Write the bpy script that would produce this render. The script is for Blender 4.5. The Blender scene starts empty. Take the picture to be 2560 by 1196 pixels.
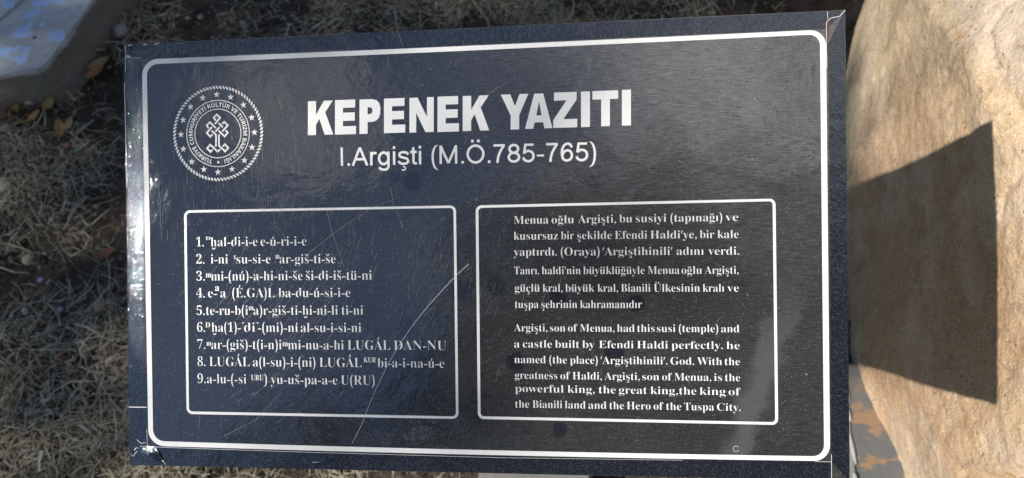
import bpy, bmesh, math, random
import numpy as np
from mathutils import Vector, Matrix, noise
from mathutils.geometry import delaunay_2d_cdt

random.seed(7); rng = np.random.default_rng(11)
SC = bpy.context.scene
COL = SC.collection
R = math.radians

# ---------------------------------------------------------------- camera
cd = bpy.data.cameras.new('camera'); cam = bpy.data.objects.new('camera', cd); COL.objects.link(cam)
cam.location = (0, 0, 1.42); cam.rotation_euler = (R(28), 0, 0)
cd.sensor_width = 36; cd.lens = 1850 / 2560 * 36
cd.clip_start = .02; cd.clip_end = 2000
cd.dof.use_dof = True; cd.dof.focus_distance = .605; cd.dof.aperture_fstop = 8.2
SC.camera = cam
SC.view_settings.view_transform = 'Standard'; SC.view_settings.look = 'None'
SC.view_settings.exposure = 0.3; SC.view_settings.gamma = 1
SC.cycles.use_denoising = True

# ---------------------------------------------------------------- sun and sky
SUN = Vector((-.68979, -.29509, .66114)).normalized()
sl = bpy.data.lights.new('sun', 'SUN'); so = bpy.data.objects.new('sun', sl); COL.objects.link(so)
sl.energy = 5.0; sl.angle = R(.53); sl.color = (1, .94, .85)
so.rotation_euler = SUN.to_track_quat('Z', 'Y').to_euler(); so.location = SUN * 30
wd = bpy.data.worlds.new('World'); SC.world = wd; wd.use_nodes = True
wt = wd.node_tree; wn = wt.nodes; wl = wt.links
bg = wn['Background']; bg.inputs['Strength'].default_value = .07
sky = wn.new('ShaderNodeTexSky'); sky.sky_type = 'NISHITA'; sky.sun_disc = False
sky.sun_elevation = math.asin(SUN.z); sky.sun_rotation = math.atan2(SUN.x, SUN.y)
sky.altitude = 1700; sky.air_density = 1.2; sky.dust_density = .3
# thin broken clouds, placed by direction
tc = wn.new('ShaderNodeTexCoord')
def wmath(op, a, b=None, clamp=False):
    n = wn.new('ShaderNodeMath'); n.operation = op; n.use_clamp = clamp
    for i, v in enumerate((a, b)):
        if v is None: continue
        if hasattr(v, 'links'): wl.new(v, n.inputs[i])
        else: n.inputs[i].default_value = v
    return n.outputs[0]
def wcloud(d, r0, r1):
    dp = wn.new('ShaderNodeVectorMath'); dp.operation = 'DOT_PRODUCT'
    wl.new(tc.outputs['Generated'], dp.inputs[0]); dp.inputs[1].default_value = Vector(d).normalized()
    mr = wn.new('ShaderNodeMapRange'); mr.interpolation_type = 'SMOOTHSTEP'
    wl.new(dp.outputs['Value'], mr.inputs['Value'])
    mr.inputs['From Min'].default_value = math.cos(R(r0)); mr.inputs['From Max'].default_value = math.cos(R(r1))
    return mr.outputs[0]
ns = wn.new('ShaderNodeTexNoise'); wl.new(tc.outputs['Generated'], ns.inputs['Vector'])
ns.inputs['Scale'].default_value = 9; ns.inputs['Detail'].default_value = 7; ns.inputs['Roughness'].default_value = .62; ns.inputs['Distortion'].default_value = .6
cl = wmath('ADD', wmath('MULTIPLY', wcloud((-.50, -.27, .83), 8, 1.5), .9), wmath('MULTIPLY', wcloud((.16, -.30, 1.0), 20, 3), 1.1))
cl = wmath('MULTIPLY', cl, wmath('MULTIPLY_ADD', ns.outputs['Fac'], 2.6) , True)
ndm = cl.node.inputs[1].links[0].from_node; ndm.inputs[2].default_value = -.85
mx = wn.new('ShaderNodeMix'); mx.data_type = 'RGBA'
wl.new(cl, mx.inputs['Factor']); wl.new(sky.outputs[0], mx.inputs['A']); mx.inputs['B'].default_value = (14, 12.8, 11.5, 1)
wl.new(mx.outputs['Result'], bg.inputs['Color'])

# ---------------------------------------------------------------- measured layout of the printed sign (metres on its face)
SIGN_AXES = [(0.992789, -0.045297, 0.11099), (-0.013129, 0.879206, 0.476261), (-0.119156, -0.474284, 0.872271)]
SIGN_ORIGIN = (-0.311748, 0.141664, 0.776029)
BORDER = [[(-0.0, 0.31694), (0.00037, 0.31998), (0.00145, 0.32287), (0.00319, 0.32545), (0.00551, 0.3276), (0.00828, 0.32922), (0.01136, 0.33022), (0.0146, 0.33055), (0.05666, 0.33042), (0.09805, 0.33031), (0.1388, 0.33022), (0.17891, 0.33016), (0.21841, 0.33011), (0.2573, 0.33009), (0.2956, 0.33009), (0.33332, 0.3301), (0.37048, 0.33014), (0.40709, 0.33019), (0.44316, 0.33026), (0.47871, 0.33034), (0.51373, 0.33044), (0.54826, 0.33055), (0.55087, 0.33025), (0.55336, 0.32935), (0.55559, 0.32791), (0.55744, 0.32598), (0.55884, 0.32367), (0.55971, 0.32109), (0.56, 0.31838), (0.56, 0.2966), (0.56, 0.2748), (0.56, 0.253), (0.56, 0.23118), (0.56, 0.20935), (0.56, 0.18751), (0.56, 0.16565), (0.56, 0.14379), (0.56, 0.12191), (0.56, 0.10001), (0.56, 0.07811), (0.56, 0.05619), (0.56, 0.03426), (0.56, 0.01231), (0.5597, 0.00957), (0.55883, 0.00696), (0.55743, 0.00461), (0.55557, 0.00265), (0.55333, 0.00116), (0.55083, 0.00022), (0.5482, -0.00011), (0.51367, -0.00041), (0.47864, -0.00066), (0.44309, -0.00088), (0.40701, -0.00105), (0.3704, -0.00117), (0.33324, -0.00125), (0.29552, -0.00129), (0.25723, -0.00127), (0.21835, -0.00121), (0.17887, -0.00111), (0.13877, -0.00095), (0.09804, -0.00074), (0.05668, -0.00048), (0.01465, -0.00017), (0.0114, 0.0002), (0.0083, 0.00124), (0.00552, 0.0029), (0.0032, 0.0051), (0.00145, 0.00772), (0.00037, 0.01064), (-0.0, 0.01371), (-0.0, 0.03544), (-0.0, 0.05717), (-0.0, 0.07888), (-0.0, 0.10058), (-0.0, 0.12227), (-0.0, 0.14394), (-0.0, 0.16561), (-0.0, 0.18726), (-0.0, 0.2089), (-0.0, 0.23054), (-0.0, 0.25215), (-0.0, 0.27376), (-0.0, 0.29536)], [(0.00432, 0.31678), (0.00457, 0.3189), (0.00533, 0.32092), (0.00654, 0.32273), (0.00816, 0.32424), (0.0101, 0.32537), (0.01225, 0.32607), (0.01452, 0.32631), (0.05651, 0.32623), (0.09783, 0.32618), (0.1385, 0.32615), (0.17855, 0.32614), (0.21798, 0.32616), (0.25681, 0.32619), (0.29505, 0.32624), (0.33272, 0.32631), (0.36982, 0.3264), (0.40637, 0.32651), (0.44239, 0.32663), (0.47788, 0.32677), (0.51286, 0.32692), (0.54733, 0.32708), (0.54917, 0.32688), (0.55091, 0.32625), (0.55247, 0.32524), (0.55377, 0.32389), (0.55475, 0.32228), (0.55536, 0.32047), (0.55556, 0.31857), (0.55557, 0.29677), (0.55557, 0.27495), (0.55558, 0.25313), (0.55558, 0.23129), (0.55558, 0.20944), (0.55559, 0.18758), (0.55559, 0.1657), (0.5556, 0.14382), (0.5556, 0.12191), (0.5556, 0.1), (0.55561, 0.07808), (0.55561, 0.05614), (0.55562, 0.03419), (0.55562, 0.01222), (0.55541, 0.0103), (0.5548, 0.00847), (0.55382, 0.00683), (0.55251, 0.00545), (0.55095, 0.00441), (0.5492, 0.00376), (0.54736, 0.00352), (0.51288, 0.00326), (0.4779, 0.00304), (0.4424, 0.00286), (0.40639, 0.00272), (0.36984, 0.00264), (0.33274, 0.0026), (0.29509, 0.00261), (0.25686, 0.00266), (0.21805, 0.00277), (0.17864, 0.00292), (0.13862, 0.00313), (0.09797, 0.00339), (0.05668, 0.0037), (0.01473, 0.00407), (0.01246, 0.00433), (0.01029, 0.00506), (0.00835, 0.00623), (0.00672, 0.00777), (0.0055, 0.0096), (0.00474, 0.01165), (0.00448, 0.01379), (0.00447, 0.03551), (0.00446, 0.05721), (0.00445, 0.07891), (0.00443, 0.10059), (0.00442, 0.12226), (0.00441, 0.14392), (0.0044, 0.16556), (0.00439, 0.1872), (0.00437, 0.20883), (0.00436, 0.23044), (0.00435, 0.25204), (0.00434, 0.27363), (0.00433, 0.29521)]]
BOX_LEFT = [[(0.03595, 0.19607), (0.03609, 0.1972), (0.0365, 0.19828), (0.03715, 0.19925), (0.03801, 0.20006), (0.03904, 0.20066), (0.04019, 0.20104), (0.04139, 0.20117), (0.05809, 0.20118), (0.07469, 0.20118), (0.09118, 0.20118), (0.10757, 0.20119), (0.12385, 0.20119), (0.14003, 0.2012), (0.15612, 0.2012), (0.1721, 0.20121), (0.18798, 0.20121), (0.20377, 0.20122), (0.21946, 0.20122), (0.23505, 0.20123), (0.25055, 0.20123), (0.26595, 0.20124), (0.26706, 0.20111), (0.26811, 0.20075), (0.26904, 0.20017), (0.26983, 0.1994), (0.27042, 0.19848), (0.27078, 0.19745), (0.2709, 0.19636), (0.27088, 0.18468), (0.27086, 0.17299), (0.27084, 0.16129), (0.27082, 0.14959), (0.2708, 0.13789), (0.27077, 0.12619), (0.27075, 0.11448), (0.27073, 0.10276), (0.27071, 0.09105), (0.27069, 0.07933), (0.27067, 0.06761), (0.27064, 0.05588), (0.27062, 0.04415), (0.2706, 0.03242), (0.27047, 0.03133), (0.27011, 0.03029), (0.26951, 0.02937), (0.26872, 0.02859), (0.26778, 0.02801), (0.26673, 0.02765), (0.26562, 0.02753), (0.25019, 0.02754), (0.23467, 0.02756), (0.21905, 0.02758), (0.20333, 0.02759), (0.18752, 0.02761), (0.1716, 0.02763), (0.15559, 0.02765), (0.13948, 0.02766), (0.12327, 0.02768), (0.10696, 0.0277), (0.09054, 0.02772), (0.07402, 0.02773), (0.0574, 0.02775), (0.04067, 0.02777), (0.03946, 0.0279), (0.03832, 0.02828), (0.03729, 0.02889), (0.03643, 0.0297), (0.03579, 0.03068), (0.03539, 0.03176), (0.03526, 0.0329), (0.03531, 0.04458), (0.03536, 0.05625), (0.03541, 0.06792), (0.03546, 0.07959), (0.03551, 0.09125), (0.03556, 0.10291), (0.03561, 0.11457), (0.03565, 0.12622), (0.0357, 0.13787), (0.03575, 0.14952), (0.0358, 0.16116), (0.03585, 0.1728), (0.0359, 0.18444)], [(0.03816, 0.19603), (0.03825, 0.19671), (0.03849, 0.19736), (0.03888, 0.19794), (0.0394, 0.19843), (0.04002, 0.19879), (0.0407, 0.19902), (0.04143, 0.1991), (0.05811, 0.19911), (0.07469, 0.19913), (0.09117, 0.19915), (0.10754, 0.19916), (0.12381, 0.19918), (0.13998, 0.19919), (0.15605, 0.19921), (0.17202, 0.19923), (0.18789, 0.19924), (0.20366, 0.19926), (0.21934, 0.19927), (0.23492, 0.19929), (0.2504, 0.19931), (0.26579, 0.19932), (0.26645, 0.19925), (0.26708, 0.19903), (0.26765, 0.19869), (0.26812, 0.19822), (0.26847, 0.19767), (0.26869, 0.19705), (0.26876, 0.1964), (0.26875, 0.18472), (0.26873, 0.17303), (0.26871, 0.16135), (0.26869, 0.14965), (0.26867, 0.13796), (0.26865, 0.12626), (0.26864, 0.11456), (0.26862, 0.10285), (0.2686, 0.09114), (0.26858, 0.07943), (0.26856, 0.06772), (0.26855, 0.056), (0.26853, 0.04427), (0.26851, 0.03255), (0.26843, 0.03189), (0.26821, 0.03127), (0.26786, 0.03072), (0.26738, 0.03025), (0.26682, 0.0299), (0.26619, 0.02969), (0.26552, 0.02961), (0.25011, 0.02964), (0.23459, 0.02967), (0.21899, 0.0297), (0.20329, 0.02973), (0.18749, 0.02976), (0.17159, 0.02979), (0.1556, 0.02982), (0.1395, 0.02984), (0.1233, 0.02987), (0.10701, 0.0299), (0.09061, 0.02994), (0.0741, 0.02997), (0.0575, 0.03), (0.04078, 0.03003), (0.04006, 0.03011), (0.03937, 0.03033), (0.03876, 0.0307), (0.03824, 0.03119), (0.03786, 0.03177), (0.03762, 0.03242), (0.03754, 0.03311), (0.03758, 0.04477), (0.03763, 0.05642), (0.03767, 0.06808), (0.03772, 0.07973), (0.03776, 0.09137), (0.03781, 0.10301), (0.03785, 0.11465), (0.0379, 0.12629), (0.03794, 0.13792), (0.03799, 0.14955), (0.03803, 0.16118), (0.03807, 0.1728), (0.03812, 0.18442)]]
BOX_RIGHT = [[(0.28706, 0.19616), (0.28719, 0.19724), (0.28756, 0.19827), (0.28815, 0.1992), (0.28893, 0.19997), (0.28986, 0.20055), (0.2909, 0.20092), (0.292, 0.20104), (0.30877, 0.20112), (0.32543, 0.2012), (0.34199, 0.20127), (0.35843, 0.20135), (0.37476, 0.20142), (0.39099, 0.2015), (0.40711, 0.20157), (0.42312, 0.20165), (0.43903, 0.20172), (0.45484, 0.20179), (0.47055, 0.20186), (0.48615, 0.20194), (0.50165, 0.20201), (0.51706, 0.20208), (0.51806, 0.20197), (0.519, 0.20163), (0.51985, 0.20108), (0.52056, 0.20035), (0.5211, 0.19947), (0.52143, 0.1985), (0.52154, 0.19747), (0.52156, 0.18566), (0.52158, 0.17385), (0.52159, 0.16203), (0.52161, 0.15021), (0.52162, 0.13839), (0.52164, 0.12657), (0.52166, 0.11474), (0.52167, 0.1029), (0.52169, 0.09107), (0.52171, 0.07923), (0.52172, 0.06738), (0.52174, 0.05554), (0.52176, 0.04368), (0.52177, 0.03183), (0.52166, 0.03079), (0.52133, 0.02981), (0.5208, 0.02893), (0.52009, 0.0282), (0.51924, 0.02764), (0.51829, 0.0273), (0.51729, 0.02719), (0.50183, 0.02723), (0.48628, 0.02727), (0.47062, 0.02731), (0.45486, 0.02735), (0.439, 0.02739), (0.42304, 0.02743), (0.40697, 0.02748), (0.39079, 0.02752), (0.37451, 0.02756), (0.35812, 0.0276), (0.34162, 0.02765), (0.32501, 0.02769), (0.30829, 0.02773), (0.29146, 0.02778), (0.29036, 0.0279), (0.28932, 0.02827), (0.28839, 0.02885), (0.28761, 0.02962), (0.28703, 0.03055), (0.28667, 0.03158), (0.28655, 0.03267), (0.28658, 0.04437), (0.28662, 0.05607), (0.28666, 0.06776), (0.28669, 0.07945), (0.28673, 0.09114), (0.28677, 0.10282), (0.2868, 0.1145), (0.28684, 0.12618), (0.28688, 0.13785), (0.28692, 0.14952), (0.28695, 0.16119), (0.28699, 0.17285), (0.28703, 0.18451)], [(0.28927, 0.19599), (0.28935, 0.19664), (0.28957, 0.19726), (0.28992, 0.19782), (0.29039, 0.19828), (0.29095, 0.19863), (0.29157, 0.19885), (0.29223, 0.19892), (0.30895, 0.19902), (0.32556, 0.19911), (0.34206, 0.1992), (0.35845, 0.19929), (0.37474, 0.19937), (0.39092, 0.19946), (0.40699, 0.19955), (0.42296, 0.19964), (0.43882, 0.19972), (0.45458, 0.19981), (0.47024, 0.1999), (0.4858, 0.19998), (0.50126, 0.20006), (0.51662, 0.20015), (0.51722, 0.20008), (0.51778, 0.19988), (0.51829, 0.19955), (0.51872, 0.19911), (0.51904, 0.19859), (0.51924, 0.198), (0.51931, 0.19738), (0.51933, 0.1856), (0.51935, 0.17381), (0.51937, 0.16201), (0.51939, 0.15021), (0.51941, 0.13841), (0.51943, 0.12661), (0.51945, 0.1148), (0.51947, 0.10299), (0.51949, 0.09117), (0.51951, 0.07935), (0.51953, 0.06753), (0.51954, 0.0557), (0.51956, 0.04387), (0.51958, 0.03204), (0.51952, 0.03142), (0.51932, 0.03083), (0.519, 0.0303), (0.51857, 0.02986), (0.51806, 0.02953), (0.51749, 0.02933), (0.5169, 0.02926), (0.50148, 0.02931), (0.48597, 0.02936), (0.47036, 0.02942), (0.45465, 0.02947), (0.43884, 0.02952), (0.42292, 0.02958), (0.4069, 0.02963), (0.39077, 0.02969), (0.37454, 0.02975), (0.3582, 0.0298), (0.34176, 0.02986), (0.3252, 0.02991), (0.30853, 0.02997), (0.29175, 0.03003), (0.2911, 0.0301), (0.29047, 0.03032), (0.28991, 0.03067), (0.28945, 0.03114), (0.2891, 0.0317), (0.28888, 0.03231), (0.28881, 0.03297), (0.28884, 0.04463), (0.28887, 0.0563), (0.28891, 0.06796), (0.28894, 0.07962), (0.28897, 0.09127), (0.28901, 0.10292), (0.28904, 0.11457), (0.28907, 0.12621), (0.2891, 0.13785), (0.28914, 0.14949), (0.28917, 0.16112), (0.2892, 0.17275), (0.28924, 0.18437)]]
PANEL = [(-0.01678, 0.3444), (0.57438, 0.34491), (0.57436, -0.01535), (-0.01763, -0.01719)]
CORNER_IN = [(-0.00068, 0.33138), (0.56086, 0.3312), (0.5607, -0.00063), (-0.00072, -0.00094)]
TITLE = [[(0.14658, 0.26175), (0.15363, 0.26175), (0.15377, 0.2702), (0.15671, 0.27499), (0.16109, 0.26176), (0.16854, 0.26177), (0.16185, 0.28034), (0.16857, 0.2899), (0.16091, 0.2899), (0.15392, 0.27864), (0.15411, 0.2899), (0.14707, 0.2899)], [(0.16995, 0.26153), (0.18796, 0.26155), (0.18807, 0.26825), (0.17692, 0.26824), (0.17699, 0.27267), (0.18706, 0.27267), (0.18718, 0.27952), (0.17711, 0.27951), (0.17717, 0.2835), (0.1876, 0.28351), (0.18771, 0.29007), (0.17043, 0.29006)], [(0.19088, 0.26149), (0.19782, 0.2615), (0.19828, 0.28985), (0.19135, 0.28985)], [(0.19798, 0.27114), (0.20206, 0.27115), (0.20526, 0.27214), (0.2076, 0.27427), (0.20889, 0.27767), (0.20898, 0.28306), (0.20797, 0.28646), (0.20588, 0.28872), (0.20236, 0.28985), (0.19828, 0.28985), (0.19818, 0.28333), (0.20066, 0.28319), (0.20188, 0.28234), (0.2023, 0.2805), (0.20182, 0.27866), (0.20057, 0.27767), (0.19808, 0.27752)], [(0.21165, 0.26157), (0.2296, 0.26158), (0.2297, 0.26823), (0.21859, 0.26823), (0.21866, 0.27261), (0.2287, 0.27262), (0.22881, 0.27941), (0.21877, 0.2794), (0.21883, 0.28336), (0.22923, 0.28337), (0.22933, 0.28987), (0.21211, 0.28987)], [(0.23305, 0.26139), (0.23876, 0.2614), (0.239, 0.27728), (0.24648, 0.26141), (0.25336, 0.26141), (0.2538, 0.28975), (0.24813, 0.28975), (0.24789, 0.27388), (0.24022, 0.28975), (0.2335, 0.28974)], [(0.25644, 0.26116), (0.27419, 0.26118), (0.27429, 0.26793), (0.2633, 0.26792), (0.26337, 0.27237), (0.2733, 0.27237), (0.2734, 0.27926), (0.26348, 0.27926), (0.26354, 0.28328), (0.27382, 0.28328), (0.27392, 0.28988), (0.25689, 0.28988)], [(0.27725, 0.26133), (0.28423, 0.26133), (0.28436, 0.26983), (0.28726, 0.27465), (0.29163, 0.26134), (0.29901, 0.26135), (0.29234, 0.28003), (0.29899, 0.28966), (0.2914, 0.28966), (0.28449, 0.27833), (0.28466, 0.28966), (0.27768, 0.28965)], [(0.31645, 0.26141), (0.32335, 0.26142), (0.32352, 0.27272), (0.33108, 0.28967), (0.32398, 0.28967), (0.32018, 0.28007), (0.31653, 0.28967), (0.30883, 0.28967), (0.31662, 0.27272)], [(0.32802, 0.2616), (0.33464, 0.2616), (0.33592, 0.26649), (0.33731, 0.27208), (0.33956, 0.28339), (0.33965, 0.28953), (0.3358, 0.28953)], [(0.35, 0.26162), (0.34305, 0.28953), (0.33965, 0.28953), (0.33956, 0.28339), (0.34149, 0.27208), (0.34262, 0.2665), (0.34365, 0.26161)], [(0.33592, 0.26649), (0.34262, 0.2665), (0.34149, 0.27208), (0.33731, 0.27208)], [(0.35066, 0.26169), (0.36983, 0.26171), (0.36992, 0.26846), (0.35882, 0.26845), (0.36955, 0.28364), (0.36964, 0.28983), (0.35163, 0.28982), (0.35154, 0.28335), (0.36152, 0.28336), (0.35075, 0.26788)], [(0.37277, 0.26168), (0.37984, 0.26169), (0.38022, 0.2898), (0.37315, 0.2898)], [(0.38869, 0.26185), (0.39556, 0.26186), (0.39585, 0.28318), (0.40229, 0.28319), (0.40238, 0.28992), (0.38218, 0.28991), (0.38208, 0.28318), (0.38898, 0.28318)], [(0.40492, 0.26191), (0.41201, 0.26192), (0.41237, 0.29006), (0.40529, 0.29006)]]
RIGHT_LINES = [[('Menua', 0.31804, 0.18544, 0.34584, 0.18543, 0.00647), ('oğlu', 0.34848, 0.18543, 0.36627, 0.18542, 0.00643), ('Argişti,', 0.36947, 0.18542, 0.39948, 0.1854, 0.0064), ('bu', 0.40206, 0.1854, 0.41216, 0.1854, 0.00637), ('susiyi', 0.41492, 0.1854, 0.43855, 0.18539, 0.00635), ('(tapınağı)', 0.44185, 0.18539, 0.48127, 0.18537, 0.00631), ('ve', 0.48376, 0.18537, 0.49344, 0.18536, 0.00626)], [('kusursuz', 0.31786, 0.17278, 0.35327, 0.17265, 0.00648), ('bir', 0.3559, 0.17264, 0.3661, 0.1726, 0.00642), ('şekilde', 0.36871, 0.17259, 0.39596, 0.17248, 0.00641), ('Efendi', 0.39835, 0.17247, 0.42357, 0.17237, 0.00637), ('Haldi’ye,', 0.42613, 0.17236, 0.4618, 0.17223, 0.00634), ('bir', 0.46422, 0.17222, 0.47509, 0.17217, 0.00628), ('kale', 0.47759, 0.17217, 0.49356, 0.1721, 0.00626)], [('yaptırdı.', 0.31767, 0.15993, 0.35232, 0.15977, 0.00648), ('(Oraya)', 0.35553, 0.15975, 0.38619, 0.15961, 0.00643), ('‘Argiştihinili’', 0.3886, 0.1596, 0.44302, 0.15935, 0.00639), ('adını', 0.44621, 0.15934, 0.46705, 0.15924, 0.00631), ('verdi.', 0.47048, 0.15923, 0.49387, 0.15912, 0.00628)], [('Tanrı.', 0.31775, 0.145, 0.33793, 0.14491, 0.00628), ('haldi’nin', 0.34009, 0.1449, 0.37105, 0.14477, 0.00626), ('büyüklüğüyle', 0.37317, 0.14476, 0.42132, 0.14456, 0.00622), ('Menua', 0.42369, 0.14455, 0.44819, 0.14444, 0.00615), ('oğlu', 0.44987, 0.14444, 0.46547, 0.14437, 0.00611), ('Argişti,', 0.46761, 0.14436, 0.49324, 0.14425, 0.0061)], [('güçlü', 0.31804, 0.13095, 0.33822, 0.13088, 0.00629), ('kral,', 0.34067, 0.13087, 0.35649, 0.13081, 0.00626), ('büyük', 0.35873, 0.1308, 0.38177, 0.13072, 0.00624), ('kral,', 0.38436, 0.13071, 0.40038, 0.13065, 0.0062), ('Bianili', 0.40277, 0.13064, 0.42569, 0.13056, 0.00618), ('Ülkesinin', 0.42824, 0.13055, 0.46372, 0.13042, 0.00615), ('kralı', 0.46595, 0.13041, 0.48228, 0.13036, 0.00611), ('ve', 0.48459, 0.13035, 0.49335, 0.13031, 0.00607)], [('tuşpa', 0.31805, 0.11778, 0.33706, 0.11776, 0.00629), ('şehrinin', 0.33951, 0.11776, 0.36797, 0.11773, 0.00626), ('kahramanıdır', 0.37039, 0.11773, 0.41889, 0.11768, 0.00622)], [('Argişti,', 0.31709, 0.09902, 0.34395, 0.09898, 0.0061), ('son', 0.3461, 0.09897, 0.35829, 0.09895, 0.00607), ('of', 0.36043, 0.09895, 0.368, 0.09894, 0.00605), ('Menua,', 0.36994, 0.09894, 0.39719, 0.09889, 0.00603), ('had', 0.3993, 0.09889, 0.41294, 0.09887, 0.006), ('this', 0.41504, 0.09887, 0.4285, 0.09885, 0.00598), ('susi', 0.43039, 0.09884, 0.44462, 0.09882, 0.00596), ('(temple)', 0.44734, 0.09882, 0.47727, 0.09877, 0.00594), ('and', 0.47959, 0.09877, 0.49335, 0.09875, 0.0059)], [('a', 0.3169, 0.08603, 0.32135, 0.08602, 0.0061), ('castle', 0.32401, 0.08602, 0.34738, 0.08597, 0.00609), ('built', 0.35002, 0.08596, 0.36928, 0.08592, 0.00606), ('by', 0.3717, 0.08591, 0.38136, 0.08589, 0.00604), ('Efendi', 0.38492, 0.08589, 0.41201, 0.08583, 0.00601), ('Haldi', 0.41468, 0.08582, 0.43872, 0.08577, 0.00598), ('perfectly.', 0.44154, 0.08576, 0.48073, 0.08568, 0.00595), ('he', 0.48351, 0.08567, 0.49347, 0.08565, 0.0059)], [('named', 0.31701, 0.07343, 0.34231, 0.07339, 0.00611), ('(the', 0.34525, 0.07338, 0.3592, 0.07336, 0.00607), ('place)', 0.36183, 0.07335, 0.3836, 0.07331, 0.00605), ('‘Argiştihinili’.', 0.386, 0.07331, 0.43818, 0.07322, 0.00602), ('God.', 0.44054, 0.07321, 0.45873, 0.07318, 0.00595), ('With', 0.46106, 0.07318, 0.47993, 0.07314, 0.00592), ('the', 0.48197, 0.07314, 0.49351, 0.07312, 0.0059)], [('greatness', 0.31723, 0.06074, 0.35143, 0.06073, 0.0061), ('of', 0.35386, 0.06073, 0.36165, 0.06073, 0.00606), ('Haldi,', 0.3636, 0.06072, 0.3868, 0.06072, 0.00605), ('Argişti,', 0.38891, 0.06072, 0.41645, 0.06071, 0.00601), ('son', 0.41854, 0.06071, 0.43161, 0.0607, 0.00598), ('of', 0.43397, 0.0607, 0.44151, 0.0607, 0.00596), ('Menua,', 0.44339, 0.0607, 0.47162, 0.06069, 0.00595), ('is', 0.47376, 0.06069, 0.47979, 0.06068, 0.00591), ('the', 0.4821, 0.06068, 0.49364, 0.06068, 0.00591)], [('powerful', 0.31737, 0.05011, 0.35635, 0.05001, 0.0061), ('king,', 0.35956, 0.05, 0.38107, 0.04995, 0.00606), ('the', 0.38425, 0.04994, 0.3975, 0.0499, 0.00602), ('great', 0.40009, 0.0499, 0.422, 0.04984, 0.006), ('king,the', 0.42485, 0.04983, 0.46012, 0.04974, 0.00598), ('king', 0.46274, 0.04974, 0.48243, 0.04969, 0.00593), ('of', 0.48474, 0.04968, 0.49379, 0.04966, 0.0059)], [('the', 0.31719, 0.0375, 0.32854, 0.0375, 0.00611), ('Bianili', 0.3312, 0.0375, 0.35501, 0.0375, 0.00609), ('land', 0.35725, 0.0375, 0.37365, 0.0375, 0.00606), ('and', 0.37588, 0.0375, 0.39014, 0.0375, 0.00603), ('the', 0.39254, 0.0375, 0.40394, 0.0375, 0.00601), ('Hero', 0.40614, 0.0375, 0.42469, 0.0375, 0.006), ('of', 0.42706, 0.0375, 0.43462, 0.0375, 0.00597), ('the', 0.43679, 0.03749, 0.44846, 0.03749, 0.00597), ('Tuspa', 0.45061, 0.03749, 0.47348, 0.03749, 0.00595), ('City.', 0.4758, 0.03749, 0.49383, 0.03749, 0.00592)]]
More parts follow.
